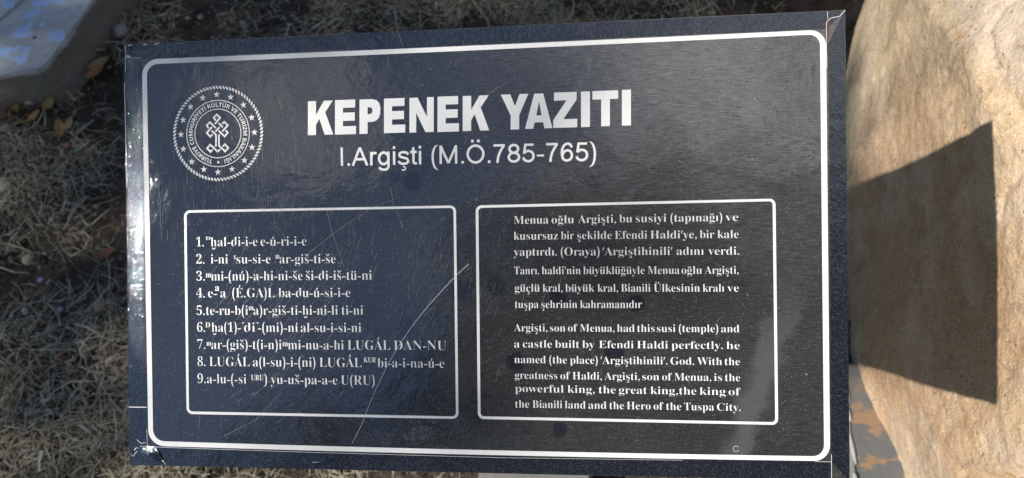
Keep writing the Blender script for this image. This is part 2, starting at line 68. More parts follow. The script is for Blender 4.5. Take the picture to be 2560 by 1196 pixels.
LEFT_LINES = [[('1.', 0.04661, 0.17033, 0.05333, 0.17032, 0.00791), ('^D', 0.05502, 0.17589, 0.0592, 0.17584, 0.00272), ('ḫal-di-i-e', 0.0596, 0.1703, 0.10102, 0.17019, 0.00788), ('e-ú-ri-i-e', 0.10385, 0.17018, 0.14387, 0.17008, 0.00782)], [('2.', 0.04634, 0.15575, 0.05357, 0.15571, 0.00791), ('i-ni', 0.05933, 0.15568, 0.07455, 0.1556, 0.00789), ('^E', 0.07983, 0.15934, 0.08219, 0.15932, 0.00318), ('su-si-e', 0.08227, 0.15555, 0.11228, 0.15539, 0.00786), ('^m', 0.11672, 0.15935, 0.12024, 0.15932, 0.00316), ('ar-giš-ti-še', 0.12031, 0.15535, 0.1688, 0.15509, 0.00779)], [('3.', 0.04607, 0.14129, 0.05366, 0.14129, 0.00791), ('^m', 0.05457, 0.14404, 0.05933, 0.14401, 0.00327), ('mi-(nú)-a-hi-ni-še', 0.05942, 0.14129, 0.1401, 0.14127, 0.00789), ('ši-di-iš-tü-ni', 0.14303, 0.14127, 0.19958, 0.14126, 0.00777)], [('4.', 0.0458, 0.12697, 0.05354, 0.12697, 0.00791), ('e-', 0.05642, 0.12698, 0.06456, 0.12698, 0.00789), ('^a', 0.06272, 0.13257, 0.06645, 0.13255, 0.00401), ('a', 0.06743, 0.12698, 0.07223, 0.12699, 0.00789), ('(É.GA)L', 0.07817, 0.12699, 0.1158, 0.12702, 0.00787), ('ba-du-ú-si-i-e', 0.11897, 0.12702, 0.181, 0.12707, 0.00781)], [('5.te-ru-b(i', 0.04589, 0.11216, 0.09167, 0.11223, 0.00791), ('^m', 0.09239, 0.11629, 0.09672, 0.11629, 0.00304), ('a)r-giš-ti-ḫi-ni-li', 0.09665, 0.11223, 0.17015, 0.11234, 0.00784), ('ti-ni', 0.17339, 0.11235, 0.19173, 0.11238, 0.00772)], [('6.', 0.04609, 0.0979, 0.05317, 0.0979, 0.00795), ('^D', 0.05353, 0.10171, 0.05783, 0.10172, 0.00415), ('ḫa(1)-', 0.05919, 0.0979, 0.085, 0.09791, 0.00794), ('^⌜', 0.08652, 0.10357, 0.08897, 0.10358, 0.00233), ('di', 0.08811, 0.09791, 0.09772, 0.09792, 0.00789), ('^⌝', 0.09829, 0.10359, 0.10073, 0.1036, 0.00233), ('-(mi)-ní', 0.10035, 0.09792, 0.13532, 0.09793, 0.00787), ('al-su-i-si-ni', 0.13781, 0.09793, 0.18985, 0.09795, 0.00782)], [('7.', 0.04601, 0.08334, 0.05319, 0.08335, 0.00796), ('^m', 0.0542, 0.086, 0.05849, 0.08603, 0.00325), ('ar-(giš)-t(i-n)i', 0.05863, 0.08335, 0.12085, 0.08343, 0.00794), ('^m', 0.12164, 0.08599, 0.12648, 0.08602, 0.00321), ('mi-nu-a-hi', 0.12653, 0.08343, 0.17478, 0.08349, 0.00784), ('LUGÁL', 0.17806, 0.08349, 0.21443, 0.08354, 0.00776), ('DAN-NU', 0.21739, 0.08354, 0.26134, 0.08359, 0.0077)], [('8.', 0.04593, 0.06878, 0.05292, 0.06879, 0.00796), ('LUGÁL', 0.05655, 0.06879, 0.09259, 0.06884, 0.00795), ('a(l-su)-i-(ni)', 0.09532, 0.06885, 0.15006, 0.06893, 0.00788), ('LUGÁL', 0.15356, 0.06893, 0.19, 0.06899, 0.0078), ('^KUR', 0.1917, 0.07307, 0.20211, 0.07316, 0.00414), ('bi-a-i-na-ú-e', 0.20339, 0.069, 0.25935, 0.06909, 0.00773)], [('9.a-lu-(-si', 0.04566, 0.05421, 0.08922, 0.05427, 0.00796), ('^URU', 0.09351, 0.05725, 0.1045, 0.05737, 0.00448), (')', 0.10473, 0.05429, 0.10754, 0.0543, 0.00788), ('yu-uš-pa-a-e', 0.11082, 0.0543, 0.1689, 0.05439, 0.00787), ('U(RU)', 0.17183, 0.05439, 0.20063, 0.05444, 0.00778)]]
SUBTITLE = [('I.Argişti', 0.17459, 0.23558, 0.24265, 0.23525, 0.01524), ('(M.Ö.785-765)', 0.25124, 0.23521, 0.38436, 0.23457, 0.01501)]
EMBLEM_C = (0.0675, 0.26555)
STARS = [(0.06702, 0.29843), (0.07937, 0.2958), (0.09059, 0.28884), (0.0977, 0.27803), (0.09993, 0.26556), (0.09763, 0.253), (0.09075, 0.24222), (0.07958, 0.23518), (0.06698, 0.2329), (0.05449, 0.23561), (0.04366, 0.24228), (0.03625, 0.25325), (0.03428, 0.26563), (0.03648, 0.2779), (0.04343, 0.28881), (0.05452, 0.29608)]
KNOT = [[(0.06594, 0.27642), (0.06399, 0.27888), (0.06679, 0.28155), (0.06976, 0.27876), (0.0651, 0.27372)], [(0.05943, 0.27018), (0.05761, 0.27248), (0.06055, 0.27525), (0.06562, 0.27032)], [(0.06237, 0.27114), (0.05763, 0.2663), (0.0606, 0.26306), (0.0627, 0.26479)], [(0.062, 0.26806), (0.06586, 0.26438), (0.06569, 0.25545), (0.06485, 0.2546)], [(0.06906, 0.26477), (0.06839, 0.26388), (0.06827, 0.25522), (0.07377, 0.2502), (0.07657, 0.25321), (0.07354, 0.25621), (0.07172, 0.25457)], [(0.06831, 0.27436), (0.07198, 0.27062)], [(0.06907, 0.27084), (0.06526, 0.26725)], [(0.07139, 0.27356), (0.07337, 0.27518), (0.0765, 0.27217), (0.07161, 0.26723)], [(0.06819, 0.26788), (0.07359, 0.26286), (0.07639, 0.26592), (0.07454, 0.26792)], [(0.06247, 0.25203), (0.06054, 0.25023), (0.05766, 0.25329), (0.06048, 0.25624), (0.06708, 0.25022), (0.06924, 0.25201)]]
SCRATCH = [[(0.28091, 0.15375), (0.26685, 0.14084), (0.23977, 0.1115), (0.21741, 0.08022), (0.19993, 0.04704), (0.18929, 0.02203), (0.18046, 0.00526)], [(0.19593, 0.32248), (0.19856, 0.31711), (0.20151, 0.31075)], [(0.22498, 0.34286), (0.22657, 0.33756), (0.22883, 0.33158)], [(0.14587, 0.16385), (0.17313, 0.1838), (0.20073, 0.20056), (0.22453, 0.20933)], [(0.21657, 0.21736), (0.21904, 0.20287), (0.22812, 0.18107)], [(0.16172, 0.20056), (0.16588, 0.18191), (0.16949, 0.17124), (0.17603, 0.15195)], [(0.29209, 0.28627), (0.30363, 0.29392), (0.31509, 0.29993)], [(0.01448, 0.2174), (0.01469, 0.19008), (0.01552, 0.17641)], [(0.06841, 0.0097), (0.09714, 0.02378), (0.11869, 0.04599)], [(0.24311, 0.11151), (0.25158, 0.11968)]]
GLINT = (-0.02203, 0.22844)
SPOTS = [(0.22687, 0.1023, 0.00792), (0.27432, 0.13169, 0.00924), (0.23479, 0.22124, 0.00858), (0.30294, 0.13579, 0.00825), (0.35288, 0.12595, 0.00726), (0.39671, 0.08295, 0.00858), (0.31832, 0.07441, 0.00792), (0.41443, 0.12104, 0.00726), (0.35301, 0.02012, 0.0066), (0.21975, 0.22648, 0.00462)]

# ---------------------------------------------------------------- helpers
def tag(o, label=None, cat=None, group=None, kind=None):
    for k, v in (('label', label), ('category', cat), ('group', group), ('kind', kind)):
        if v: o[k] = v
    return o
def link(name, me, mat=None, parent=None, M=None):
    o = bpy.data.objects.new(name, me); COL.objects.link(o)
    if mat: me.materials.append(mat)
    if parent: o.parent = parent
    if M is not None: o.matrix_local = M
    return o
def empty(name, loc):
    o = bpy.data.objects.new(name, None); COL.objects.link(o); o.location = loc; o.empty_display_size = .1
    return o
def mesh(name, vs, fs, smooth=False):
    me = bpy.data.meshes.new(name); me.from_pydata([tuple(v) for v in vs], [], [tuple(f) for f in fs]); me.update()
    if smooth: me.polygons.foreach_set('use_smooth', [True] * len(me.polygons))
    return me
def bm_mesh(name, bm, smooth=False):
    me = bpy.data.meshes.new(name); bm.to_mesh(me); bm.free()
    if smooth: me.polygons.foreach_set('use_smooth', [True] * len(me.polygons))
    return me

def catmull(P, n):
    P = np.asarray(P, float); m = len(P); t = np.linspace(0, m - 1, n); i = np.clip(t.astype(int), 0, m - 2); f = (t - i)
    g = lambda k: P[np.clip(k, 0, m - 1)]
    p0, p1, p2, p3 = g(i - 1), g(i), g(i + 1), g(i + 2)
    sh = (-1,) + (1,) * (P.ndim - 1); f = f.reshape(sh)
    return .5 * ((2 * p1) + (-p0 + p2) * f + (2 * p0 - 5 * p1 + 4 * p2 - p3) * f ** 2 + (-p0 + 3 * p1 - 3 * p2 + p3) * f ** 3)

class Mat:
    """small node-tree builder"""
    def __init__(s, name):
        s.m = bpy.data.materials.new(name); s.m.use_nodes = True; s.t = s.m.node_tree; s.n = s.t.nodes; s.l = s.t.links
        s.b = s.n['Principled BSDF']; s._co = None
    def co(s, kind='Object'):
        if not s._co: s._co = s.n.new('ShaderNodeTexCoord')
        return s._co.outputs[kind]
    def put(s, sock, v):
        if hasattr(v, 'links'): s.l.new(v, sock)
        else:
            if sock.type == 'RGBA' and len(v) == 3: v = (*v, 1)
            sock.default_value = v
    def set(s, **k):
        for a, v in k.items(): s.put(s.b.inputs[a.replace('_', ' ')], v)
        return s
    def mapping(s, vec, scale, rot=(0, 0, 0), loc=(0, 0, 0)):
        n = s.n.new('ShaderNodeMapping'); s.l.new(vec, n.inputs[0]); n.inputs['Scale'].default_value = scale
        n.inputs['Rotation'].default_value = rot; n.inputs['Location'].default_value = loc
        return n.outputs[0]
    def noise(s, scale, detail=4, rough=.55, vec=None, dist=0, out='Fac'):
        n = s.n.new('ShaderNodeTexNoise'); s.l.new(vec or s.co(), n.inputs['Vector'])
        n.inputs['Scale'].default_value = scale; n.inputs['Detail'].default_value = detail; n.inputs['Roughness'].default_value = rough; n.inputs['Distortion'].default_value = dist
        return n.outputs[out]
    def voro(s, scale, out='Distance', vec=None, feature='F1'):
        n = s.n.new('ShaderNodeTexVoronoi'); n.feature = feature; s.l.new(vec or s.co(), n.inputs['Vector']); n.inputs['Scale'].default_value = scale
        return n.outputs[out]
    def ramp(s, fac, *stops):
        n = s.n.new('ShaderNodeValToRGB'); s.l.new(fac, n.inputs[0]); e = n.color_ramp.elements
        while len(e) < len(stops): e.new(.5)
        for x, (p, c) in zip(e, stops):
            x.position = p; x.color = (*c, 1) if isinstance(c, tuple) else (c, c, c, 1)
        return n.outputs[0]
    def math(s, op, a, b=None, c=None, clamp=False):
        n = s.n.new('ShaderNodeMath'); n.operation = op; n.use_clamp = clamp
        for i, v in enumerate((a, b, c)):
            if v is not None: s.put(n.inputs[i], v)
        return n.outputs[0]
    def mix(s, fac, a, b, blend='MIX'):
        n = s.n.new('ShaderNodeMix'); n.data_type = 'RGBA'; n.blend_type = blend
        s.put(n.inputs['Factor'], fac); s.put(n.inputs['A'], a); s.put(n.inputs['B'], b)
        return n.outputs['Result']
    def mrange(s, v, a, b, c=0., d=1.):
        n = s.n.new('ShaderNodeMapRange'); n.interpolation_type = 'SMOOTHSTEP'; s.put(n.inputs['Value'], v)
        for k, x in (('From Min', a), ('From Max', b), ('To Min', c), ('To Max', d)): n.inputs[k].default_value = x
        return n.outputs[0]
    def sep(s, vec):
        n = s.n.new('ShaderNodeSeparateXYZ'); s.l.new(vec, n.inputs[0]); return n.outputs
    def dist(s, vec, p):
        n = s.n.new('ShaderNodeVectorMath'); n.operation = 'DISTANCE'; s.l.new(vec, n.inputs[0]); n.inputs[1].default_value = p
        return n.outputs['Value']
    def bump(s, h, strength=.3, dist=.01, prev=None):
        n = s.n.new('ShaderNodeBump'); s.l.new(h, n.inputs['Height']); n.inputs['Strength'].default_value = strength; n.inputs['Distance'].default_value = dist
        if prev: s.l.new(prev, n.inputs['Normal'])
        s.l.new(n.outputs[0], s.b.inputs['Normal']); return n.outputs[0]

# ---------------------------------------------------------------- materials
def film_material():
    m = Mat('black_film'); P = m.co()
    weave = m.noise(1, 3, .6, m.mapping(P, (90, 1400, 1)))
    grain = m.noise(900, 2, .7)
    blot = m.noise(14, 5, .6)
    base = m.mix(blot, (.010, .011, .014), (.020, .021, .024))
    x = m.sep(P)
    right = m.mrange(x[0], .12, .5)
    up = m.mrange(x[1], .10, .33)
    haze = m.math('MULTIPLY', m.math('MULTIPLY', m.math('MULTIPLY_ADD', right, .8, .22), m.math('MULTIPLY_ADD', up, .7, .55)), m.mrange(weave, .12, .92))
    haze = m.math('MULTIPLY', haze, m.mrange(m.noise(5, 4, .6), .3, .65, .45, 1.1))
    base = m.mix(haze, base, (.135, .133, .132))  # dusty grey haze; reflected-sky sheen painted in, stronger to the right and top
    base = m.mix(m.math('MULTIPLY', m.mrange(m.noise(430, 3, .85), .50, .72), .55), base, (.075, .075, .08))
    # sand-blown pin pricks
    cell = m.voro(620); rnd = m.sep(m.voro(620, 'Color'))
    pr = m.math('MULTIPLY', m.math('LESS_THAN', cell, .26), m.math('GREATER_THAN', rnd[0], .72))
    base = m.mix(m.math('MULTIPLY', pr, .22), base, (.40, .40, .42))
    cell2 = m.voro(150); rnd2 = m.sep(m.voro(150, 'Color'))
    pr2 = m.math('MULTIPLY', m.math('LESS_THAN', cell2, m.math('MULTIPLY', rnd2[0], .065)), m.math('GREATER_THAN', rnd2[1], .94))
    base = m.mix(m.math('MULTIPLY', pr2, .6), base, (.5, .5, .5))
    # dried water drops
    spot = None
    wob = m.noise(160, 3, .6)
    for (sx, sy, r) in SPOTS:
        d = m.math('ADD', m.dist(P, (sx, sy, 0)), m.math('MULTIPLY_ADD', wob, .006, -.003))
        k = m.mrange(d, r * 1.15, r * .75)
        spot = k if spot is None else m.math('MAXIMUM', spot, k)
    base = m.mix(m.math('MULTIPLY', spot, .75), base, (.010, .012, .022))
    # a wiped streak of dust low on the right
    st = m.math('ADD', m.math('MULTIPLY_ADD', x[0], 1.0, -.505), m.math('MULTIPLY', m.math('SUBTRACT', x[1], .05), -.33))
    st = m.math('MULTIPLY', m.mrange(m.math('ABSOLUTE', m.math('ADD', st, m.math('MULTIPLY_ADD', m.noise(40, 3), .03, -.015))), .016, .004), m.mrange(x[1], .16, .07))
    base = m.mix(m.math('MULTIPLY', st, .38), base, (.16, .165, .175))
    # rust freckles by the emblem
    rs = m.math('MAXIMUM', m.mrange(m.dist(P, (.0851, .2991, 0)), .0022, .0012), m.math('MULTIPLY', m.mrange(m.dist(P, (.0670, .2800, 0)), .003, .0014), .8))
    base = m.mix(rs, base, (.30, .15, .06))
    m.set(Base_Color=base, Roughness=m.mix(grain, (.02,) * 3, (.05,) * 3), IOR=2.3, Specular_Tint=(.90, .94, 1.0))
    n1 = m.bump(m.noise(26, 4, .55, dist=.5), .04, .02)
    m.bump(grain, .05, .0003, n1)
    return m.m
def vinyl_material(name, wrinkle):
    m = Mat(name); P = m.co()
    g = m.noise(900, 2, .7); rnd = m.sep(m.voro(1000, 'Color'))
    pr = m.math('MULTIPLY', m.math('LESS_THAN', m.voro(1000), .30), m.math('GREATER_THAN', rnd[0], .6))
    base = m.mix(m.noise(30, 4), (.009, .011, .017), (.017, .020, .029))
    base = m.mix(m.math('MULTIPLY', m.mrange(m.noise(430, 3, .85), .50, .72), .5), base, (.06, .062, .075))
    base = m.mix(m.math('MULTIPLY', pr, .22), base, (.32, .33, .36))
    m.set(Base_Color=base, Roughness=.03, IOR=2.1, Specular_Tint=(.80, .90, 1.0))
    x = m.sep(P)
    w = m.noise(330, 4, .6, m.mapping(P, (1, .6, 1), (0, 0, .4)), .8)
    n1 = m.bump(w, wrinkle, .003)
    n2 = m.bump(m.noise(28, 3), .06, .02, n1)
    m.bump(g, .12, .0005, n2)
    return m.m
def print_material():
    m = Mat('white_print')
    g = m.noise(700, 3, .7)
    chips = m.math('MULTIPLY', m.math('LESS_THAN', m.voro(260), .07), m.math('GREATER_THAN', m.sep(m.voro(260, 'Color'))[0], .8))
    base = m.mix(m.noise(22, 4), (.72, .73, .74), (.80, .80, .79))
    base = m.mix(m.math('MULTIPLY', chips, .7), base, (.2, .2, .2))
    m.set(Base_Color=base, Roughness=.25, IOR=1.7)
    m.bump(g, .1, .0004)
    return m.m
def plain(name, col, rough=.5, var=.25, scale=30, metal=0, bump=.2, bscale=120):
    m = Mat(name)
    d = tuple(c * (1 - var) for c in col); u = tuple(min(1, c * (1 + var)) for c in col)
    m.set(Base_Color=m.mix(m.noise(scale, 5, .6), d, u), Roughness=rough, Metallic=metal)
    if bump: m.bump(m.noise(bscale, 4, .6), bump, .004)
    return m.m
def rock_material():
    m = Mat('sandstone'); P = m.co()
    n1 = m.noise(3.2, 6, .62, dist=.4); n2 = m.noise(9, 6, .65, dist=.6); n3 = m.noise(38, 5, .65); n4 = m.noise(130, 4, .7)
    c = m.ramp(n1, (.30, (.55, .385, .225)), (.48, (.64, .48, .30)), (.66, (.54, .43, .30)))
    c = m.mix(m.mrange(n2, .50, .68), c, (.72, .57, .37))
    c = m.mix(m.math('MULTIPLY', m.mrange(m.noise(5.5, 5, .6, dist=1), .56, .70), .7), c, (.50, .30, .15))
    x = m.sep(P)
    # broken grey face on the upper outside
    br = m.mrange(m.math('ADD', m.math('ADD', m.math('MULTIPLY', x[2], 1.0), m.math('MULTIPLY', x[1], .415)), m.math('MULTIPLY_ADD', m.noise(7, 5), .16, -.08)), .94, .975)
    c = m.mix(m.math('MULTIPLY', br, .8), c, m.mix(n2, (.47, .39, .305), (.55, .46, .365)))
    c = m.mix(m.mrange(n3, .35, .75, 0, .4), c, (.36, .28, .19))
    c = m.mix(m.mrange(n4, .50, .75, 0, .45), c, (.74, .64, .47))
    # brown tint painted where the sign's shadow falls, warming and darkening it
    shadow_tint = m.math('MULTIPLY', m.mrange(m.dist(P, (.67, .50, .30)), .46, .22), m.mrange(m.noise(6, 6, .65, dist=.8), .22, .46))
    c = m.mix(m.math('MULTIPLY', shadow_tint, .7), c, (.40, .225, .12))
    c = m.mix(m.math('MULTIPLY', m.mrange(m.noise(15, 6, .7, dist=1.2), .55, .66), .45), c, (.22, .15, .10))
    c = m.mix(m.math('MULTIPLY', m.mrange(m.noise(9, 7, .72, m.mapping(P, (1, 1.6, .8)), 1.4), .52, .62), .42), c, (.23, .15, .10))
    c = m.mix(m.math('MULTIPLY', m.mrange(m.noise(4, 5, .6, m.mapping(P, (1, 1, 1), (0, 0, 0), (2, 5, 1))), .5, .62), .5), c, (.66, .53, .42))
    pit = m.math('MULTIPLY', m.mrange(m.voro(110), .30, .12), m.math('GREATER_THAN', m.sep(m.voro(110, 'Color'))[0], .80))
    c = m.mix(m.math('MULTIPLY', pit, .8), c, (.16, .11, .08))
    blotch = m.math('MULTIPLY', m.mrange(m.voro(17), .16, .07), m.math('GREATER_THAN', m.sep(m.voro(17, 'Color'))[2], .66))
    c = m.mix(m.math('MULTIPLY', blotch, .5), c, (.2, .15, .13))
    g2 = m.noise(330, 2, .7)
    c = m.mix(m.mrange(g2, .54, .68, 0, .38), c, (.26, .19, .13))
    c = m.mix(m.mrange(g2, .46, .34, 0, .55), c, (.80, .70, .55))
    m.set(Base_Color=c, Roughness=.9, Specular_IOR_Level=.25)
    a = m.bump(n2, .2, .02); b = m.bump(n3, .3, .008, a); cc = m.bump(g2, .9, .0022, m.bump(m.voro(95), .35, .004, b)); m.bump(m.math('MULTIPLY', pit, -1.), .5, .004, cc)
    return m.m
def soil_material():
    m = Mat('dry_soil')
    n1 = m.noise(2.5, 6, .6); n2 = m.noise(25, 6, .65); n3 = m.noise(160, 4, .7)
    c = m.mix(n1, (.05, .041, .033), (.11, .09, .07))
    c = m.mix(m.mrange(n2, .4, .7), c, (.035, .028, .022))
    c = m.mix(m.mrange(n3, .55, .7, 0, .5), c, (.2, .16, .12))
    m.set(Base_Color=c, Roughness=.95, Specular_IOR_Level=.2)
    a = m.bump(n2, .6, .03); m.bump(n3, .5, .006, a)
    return m.m
def straw_material():
    m = Mat('straw'); g = m.n.new('ShaderNodeNewGeometry')
    c = m.ramp(g.outputs['Random Per Island'], (0, (.13, .105, .07)), (.2, (.27, .225, .15)), (.5, (.41, .35, .24)), (.8, (.53, .47, .35)), (1, (.70, .65, .52)))
    gr = m.mix(m.mrange(m.noise(6, 3, .6), .55, .7, 0, .35), c, (.13, .14, .06))
    gr = m.mix(m.mrange(m.noise(3.4, 3, .6, m.mapping(m.co(), (1, 1, 1), (0, 0, 0), (3.3, 1.7, 0))), .57, .70, 0, .6), gr, (.44, .29, .12))
    m.set(Base_Color=gr, Roughness=.75, Specular_IOR_Level=.25)
    return m.m
def leaf_material():
    m = Mat('tree_leaf'); g = m.n.new('ShaderNodeNewGeometry')
    c = m.ramp(g.outputs['Random Per Island'], (0, (.03, .05, .015)), (.6, (.06, .09, .025)), (1, (.11, .11, .035)))
    m.set(Base_Color=c, Roughness=.5)
    return m.m
FILM = film_material(); VINYL = vinyl_material('black_vinyl', .12); VINYLW = vinyl_material('wrinkled_vinyl', .13)
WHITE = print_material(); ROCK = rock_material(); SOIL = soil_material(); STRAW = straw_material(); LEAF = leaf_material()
STEEL = plain('black_steel', (.03, .03, .034), .45, .3, 40, .0, .1)
EDGE = plain('bare_edge', (.42, .34, .25), .5, .4, 60)
SCRM = plain('scratched_film', (.36, .36, .35), .35, .2, 200, bump=0)
CUT = plain('cut_vinyl_edge', (.66, .67, .68), .3, .15, 300, bump=0)
RUST = plain('rust', (.12, .04, .018), .8, .5, 200)
GREY = None
BARK = plain('bark', (.12, .085, .06), .9, .4, 20)

# ---------------------------------------------------------------- ground
def ground():
    # one sheet to the horizon, finely divided and uneven near the camera
    xs = np.concatenate([[-400, -120, -40, -14, -6], np.linspace(-3, 2.4, 136), [5, 14, 40, 120, 400]])
    ys = np.concatenate([[-400, -120, -40, -14, -5], np.linspace(-1.2, 3.2, 111), [6, 14, 40, 120, 400]])
    vs = []
    for y in ys:
        for x in xs:
            z = 0
            if -3 <= x <= 2.4 and -1.2 <= y <= 3.2:
                z = .012 * noise.noise((x * 3, y * 3, 1)) + .010 * noise.noise((x * 11, y * 11, 4)) + .004 * noise.noise((x * 35, y * 35, 9)) - .014
            else: z = -.03
            vs.append((x, y, z))
    w = len(xs)
    fs = [(j * w + i, j * w + i + 1, (j + 1) * w + i + 1, (j + 1) * w + i) for j in range(len(ys) - 1) for i in range(w - 1)]
    o = link('ground', mesh('ground', vs, fs, True), SOIL); tag(o, 'dark dry soil under the straw', 'ground', kind='structure')
ground()

def dens(x, y):
    d = noise.noise((x * 3.1, y * 3.1, 7.7)) + .55 * noise.noise((x * 8, y * 8, 2.2))
    return min(1, max(.02, .36 + d * 1.3))
def straw(n, seed):
    r = np.random.default_rng(seed); V = []; F = []; k = 0; made = 0
    while made < n:
        x = r.uniform(-1.9, 1.05); y = r.uniform(-.15, 2.35)
        if r.random() > dens(x, y): continue
        if x > .60 and y < .75 or x > .70 and y < 1.5: continue
        made += 1
        L = r.gamma(2.2, .013) + .008; wd_ = r.uniform(.0004, .0011)
        if r.random() < .12: wd_ *= 2.0; L *= .7
        if r.random() < .02: L *= 2.2; wd_ *= 1.8; cur *= .4
        sw = noise.noise((x * 2.2, y * 2.2, 30)) * 3.6
        a = sw + r.normal(0, 1.2); cur = r.normal(0, 4.5); z0 = r.uniform(-.008, .02); dz = r.normal(.004, .011)
        seg = 3; px, py = x, y
        for s in range(seg + 1):
            f = s / seg
            w = wd_ * (1 - .6 * f)
            nx, ny = -math.sin(a), math.cos(a)
            z = max(z0 + dz * f - .012 * f * f * (1 if dz > 0 else 0), -.006 + .002 * r.random())
            V += [(px + nx * w, py + ny * w, z), (px - nx * w, py - ny * w, z + w * r.uniform(-.8, .8))]
            if s: F.append((k - 2, k - 1, k + 1, k))
            k += 2
            px += math.cos(a) * L / seg; py += math.sin(a) * L / seg; a += cur * L / seg * 2.2
    return V, F
V, F = straw(74000, 3)
tag(link('dry_grass', mesh('dry_grass', V, F), STRAW), 'matted grey-brown dry grass and straw over the soil', 'grass', kind='stuff')

def crumbs(n, seed):
    r = np.random.default_rng(seed); V = []; F = []
    bm = bmesh.new(); bmesh.ops.create_icosphere(bm, subdivisions=1, radius=1); bv = [v.co.copy() for v in bm.verts]; bf = [[v.index for v in f.verts] for f in bm.faces]; bm.free()
    for i in range(n):
        x = r.uniform(-1.9, .7); y = r.uniform(-.1, 2.3); s = .0012 + r.gamma(1.5, .0011); k = len(V)
        if r.random() < dens(x, y) * .6: continue
        sc = r.uniform(.6, 1.3, 3)
        for c in bv:
            j = r.uniform(.75, 1.25); V.append((x + c.x * s * sc[0] * j, y + c.y * s * sc[1] * j, c.z * s * sc[2] * j + s * .3 + .002))
        F += [[a + k for a in f] for f in bf]
    return V, F
def crumb_material():
    m = Mat('soil_crumb'); g = m.n.new('ShaderNodeNewGeometry')
    c = m.ramp(g.outputs['Random Per Island'], (0, (.04, .032, .026)), (.5, (.10, .082, .062)), (.85, (.19, .16, .125)), (1, (.36, .33, .29)))
    m.set(Base_Color=c, Roughness=.9); return m.m
V, F = crumbs(16000, 21)
tag(link('soil_grit', mesh('soil_grit', V, F, True), crumb_material()), 'loose dark soil crumbs and grit between the straw', 'grit', kind='stuff')

# ---------------------------------------------------------------- boulder
def boulder():
    # outline across the stone at stations along it: foot, wall, shoulder, crown, far side
    st = []
    def S(y, *pts): st.append([(x, y + dy, z) for (x, z, *d) in pts for dy in [d[0] if d else 0]])
    #      foot         low wall      wall          high wall     shoulder      crown        top          far shoulder  far foot
    S(-.45, (.98, -.05), (.93, .06), (.90, .14), (.88, .22), (.92, .30), (1.00, .36), (1.15, .36), (1.35, .20), (1.45, -.05))
    S(-.15, (.80, -.05), (.755, .09), (.73, .20), (.71, .33), (.74, .46), (.86, .54), (1.10, .55), (1.45, .32), (1.60, -.05))
    S(.12, (.765, -.05), (.712, .11), (.655, .25), (.632, .42), (.636, .58), (.75, .68), (1.08, .69), (1.52, .40), (1.70, -.05))
    S(.30, (.735, -.05), (.688, .12), (.640, .29), (.626, .47), (.622, .66), (.72, .77), (1.05, .78), (1.55, .44), (1.74, -.05))
    S(.46, (.682, -.05), (.670, .13), (.650, .32), (.630, .54), (.618, .72), (.70, .82), (1.05, .83), (1.56, .46), (1.76, -.05))
    S(.64, (.716, -.05), (.690, .14), (.660, .37), (.628, .58), (.606, .73), (.69, .83), (1.05, .85), (1.57, .47), (1.78, -.05))
    S(.84, (.735, -.05), (.704, .12), (.676, .36), (.645, .54), (.640, .66), (.74, .80), (1.06, .84), (1.58, .46), (1.79, -.05))
    S(1.10, (.805, -.05), (.755, .10), (.73, .30), (.705, .47), (.715, .59), (.81, .74), (1.10, .80), (1.58, .42), (1.78, -.05))
    S(1.38, (.945, -.05), (.875, .09), (.845, .26), (.83, .42), (.85, .54), (.94, .66), (1.15, .70), (1.56, .36), (1.74, -.05))
    S(1.66, (1.12, -.05), (1.06, .08), (1.03, .20), (1.02, .32), (1.04, .42), (1.09, .50), (1.20, .50), (1.48, .26), (1.60, -.05))
    S(1.85, (1.16, -.05), (1.12, .02), (1.10, .08), (1.10, .13), (1.12, .17), (1.16, .20), (1.26, .20), (1.38, .10), (1.44, -.05))
    A = np.array(st)
    A = np.stack([catmull(A[i], 230) for i in range(len(A))])
    A = catmull(A, 400)
    n, mm = A.shape[:2]
    du = np.gradient(A, axis=1); dv = np.gradient(A, axis=0); N = np.cross(du, dv); N /= np.linalg.norm(N, axis=2, keepdims=True) + 1e-9
    if N[n // 2, mm // 4, 0] > 0: N = -N
    vs = []
    for j in range(n):
        for i in range(mm):
            p = Vector(A[j, i]); d = 0
            d += .010 * noise.noise(p * 4) + .0035 * noise.noise(p * 12) + .0026 * noise.noise(p * 30) + .0018 * noise.noise(p * 75) + .0007 * noise.noise(p * 170)
            ridge = abs(noise.noise((p.x * 7, p.y * 5, p.z * 7 + 3)))
            d -= .006 * max(0, 1 - ridge * 9) * (1 if p.z > .6 else .15)
            # chipped step where the grey face begins
            e = p.z + .415 * p.y - .957 + .06 * noise.noise(p * 5) + .02 * noise.noise(p * 16)
            d -= .007 * math.exp(-(e / .011) ** 2)
            if e > 0: d -= .012 * min(1, e / .012) + .10 * min(e, .25) + .004 * noise.noise(p * 22)
            for yc, zc in ((.185, .30), (.145, .34)):
                if p.z > zc: d -= .014 * math.exp(-((p.y - yc - .05 * noise.noise((p.x * 9, p.z * 9, yc * 50))) / .007) ** 2) * min(1, (p.z - zc) * 9)
            vs.append(p + Vector(N[j, i]) * d)
    fs = [(j * mm + i, (j + 1) * mm + i, (j + 1) * mm + i + 1, j * mm + i + 1) for j in range(n - 1) for i in range(mm - 1)]
    fs.append(tuple(i for i in range(mm))); fs.append(tuple((n - 1) * mm + i for i in reversed(range(mm))))
    fs.append(tuple(j * mm for j in reversed(range(n)))+tuple(j * mm + mm - 1 for j in range(n)))
    me = mesh('boulder', vs, fs, True)
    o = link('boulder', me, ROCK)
    tag(o, 'big pale tan sandstone boulder beside the sign with the sign shadow on it', 'boulder')
boulder()

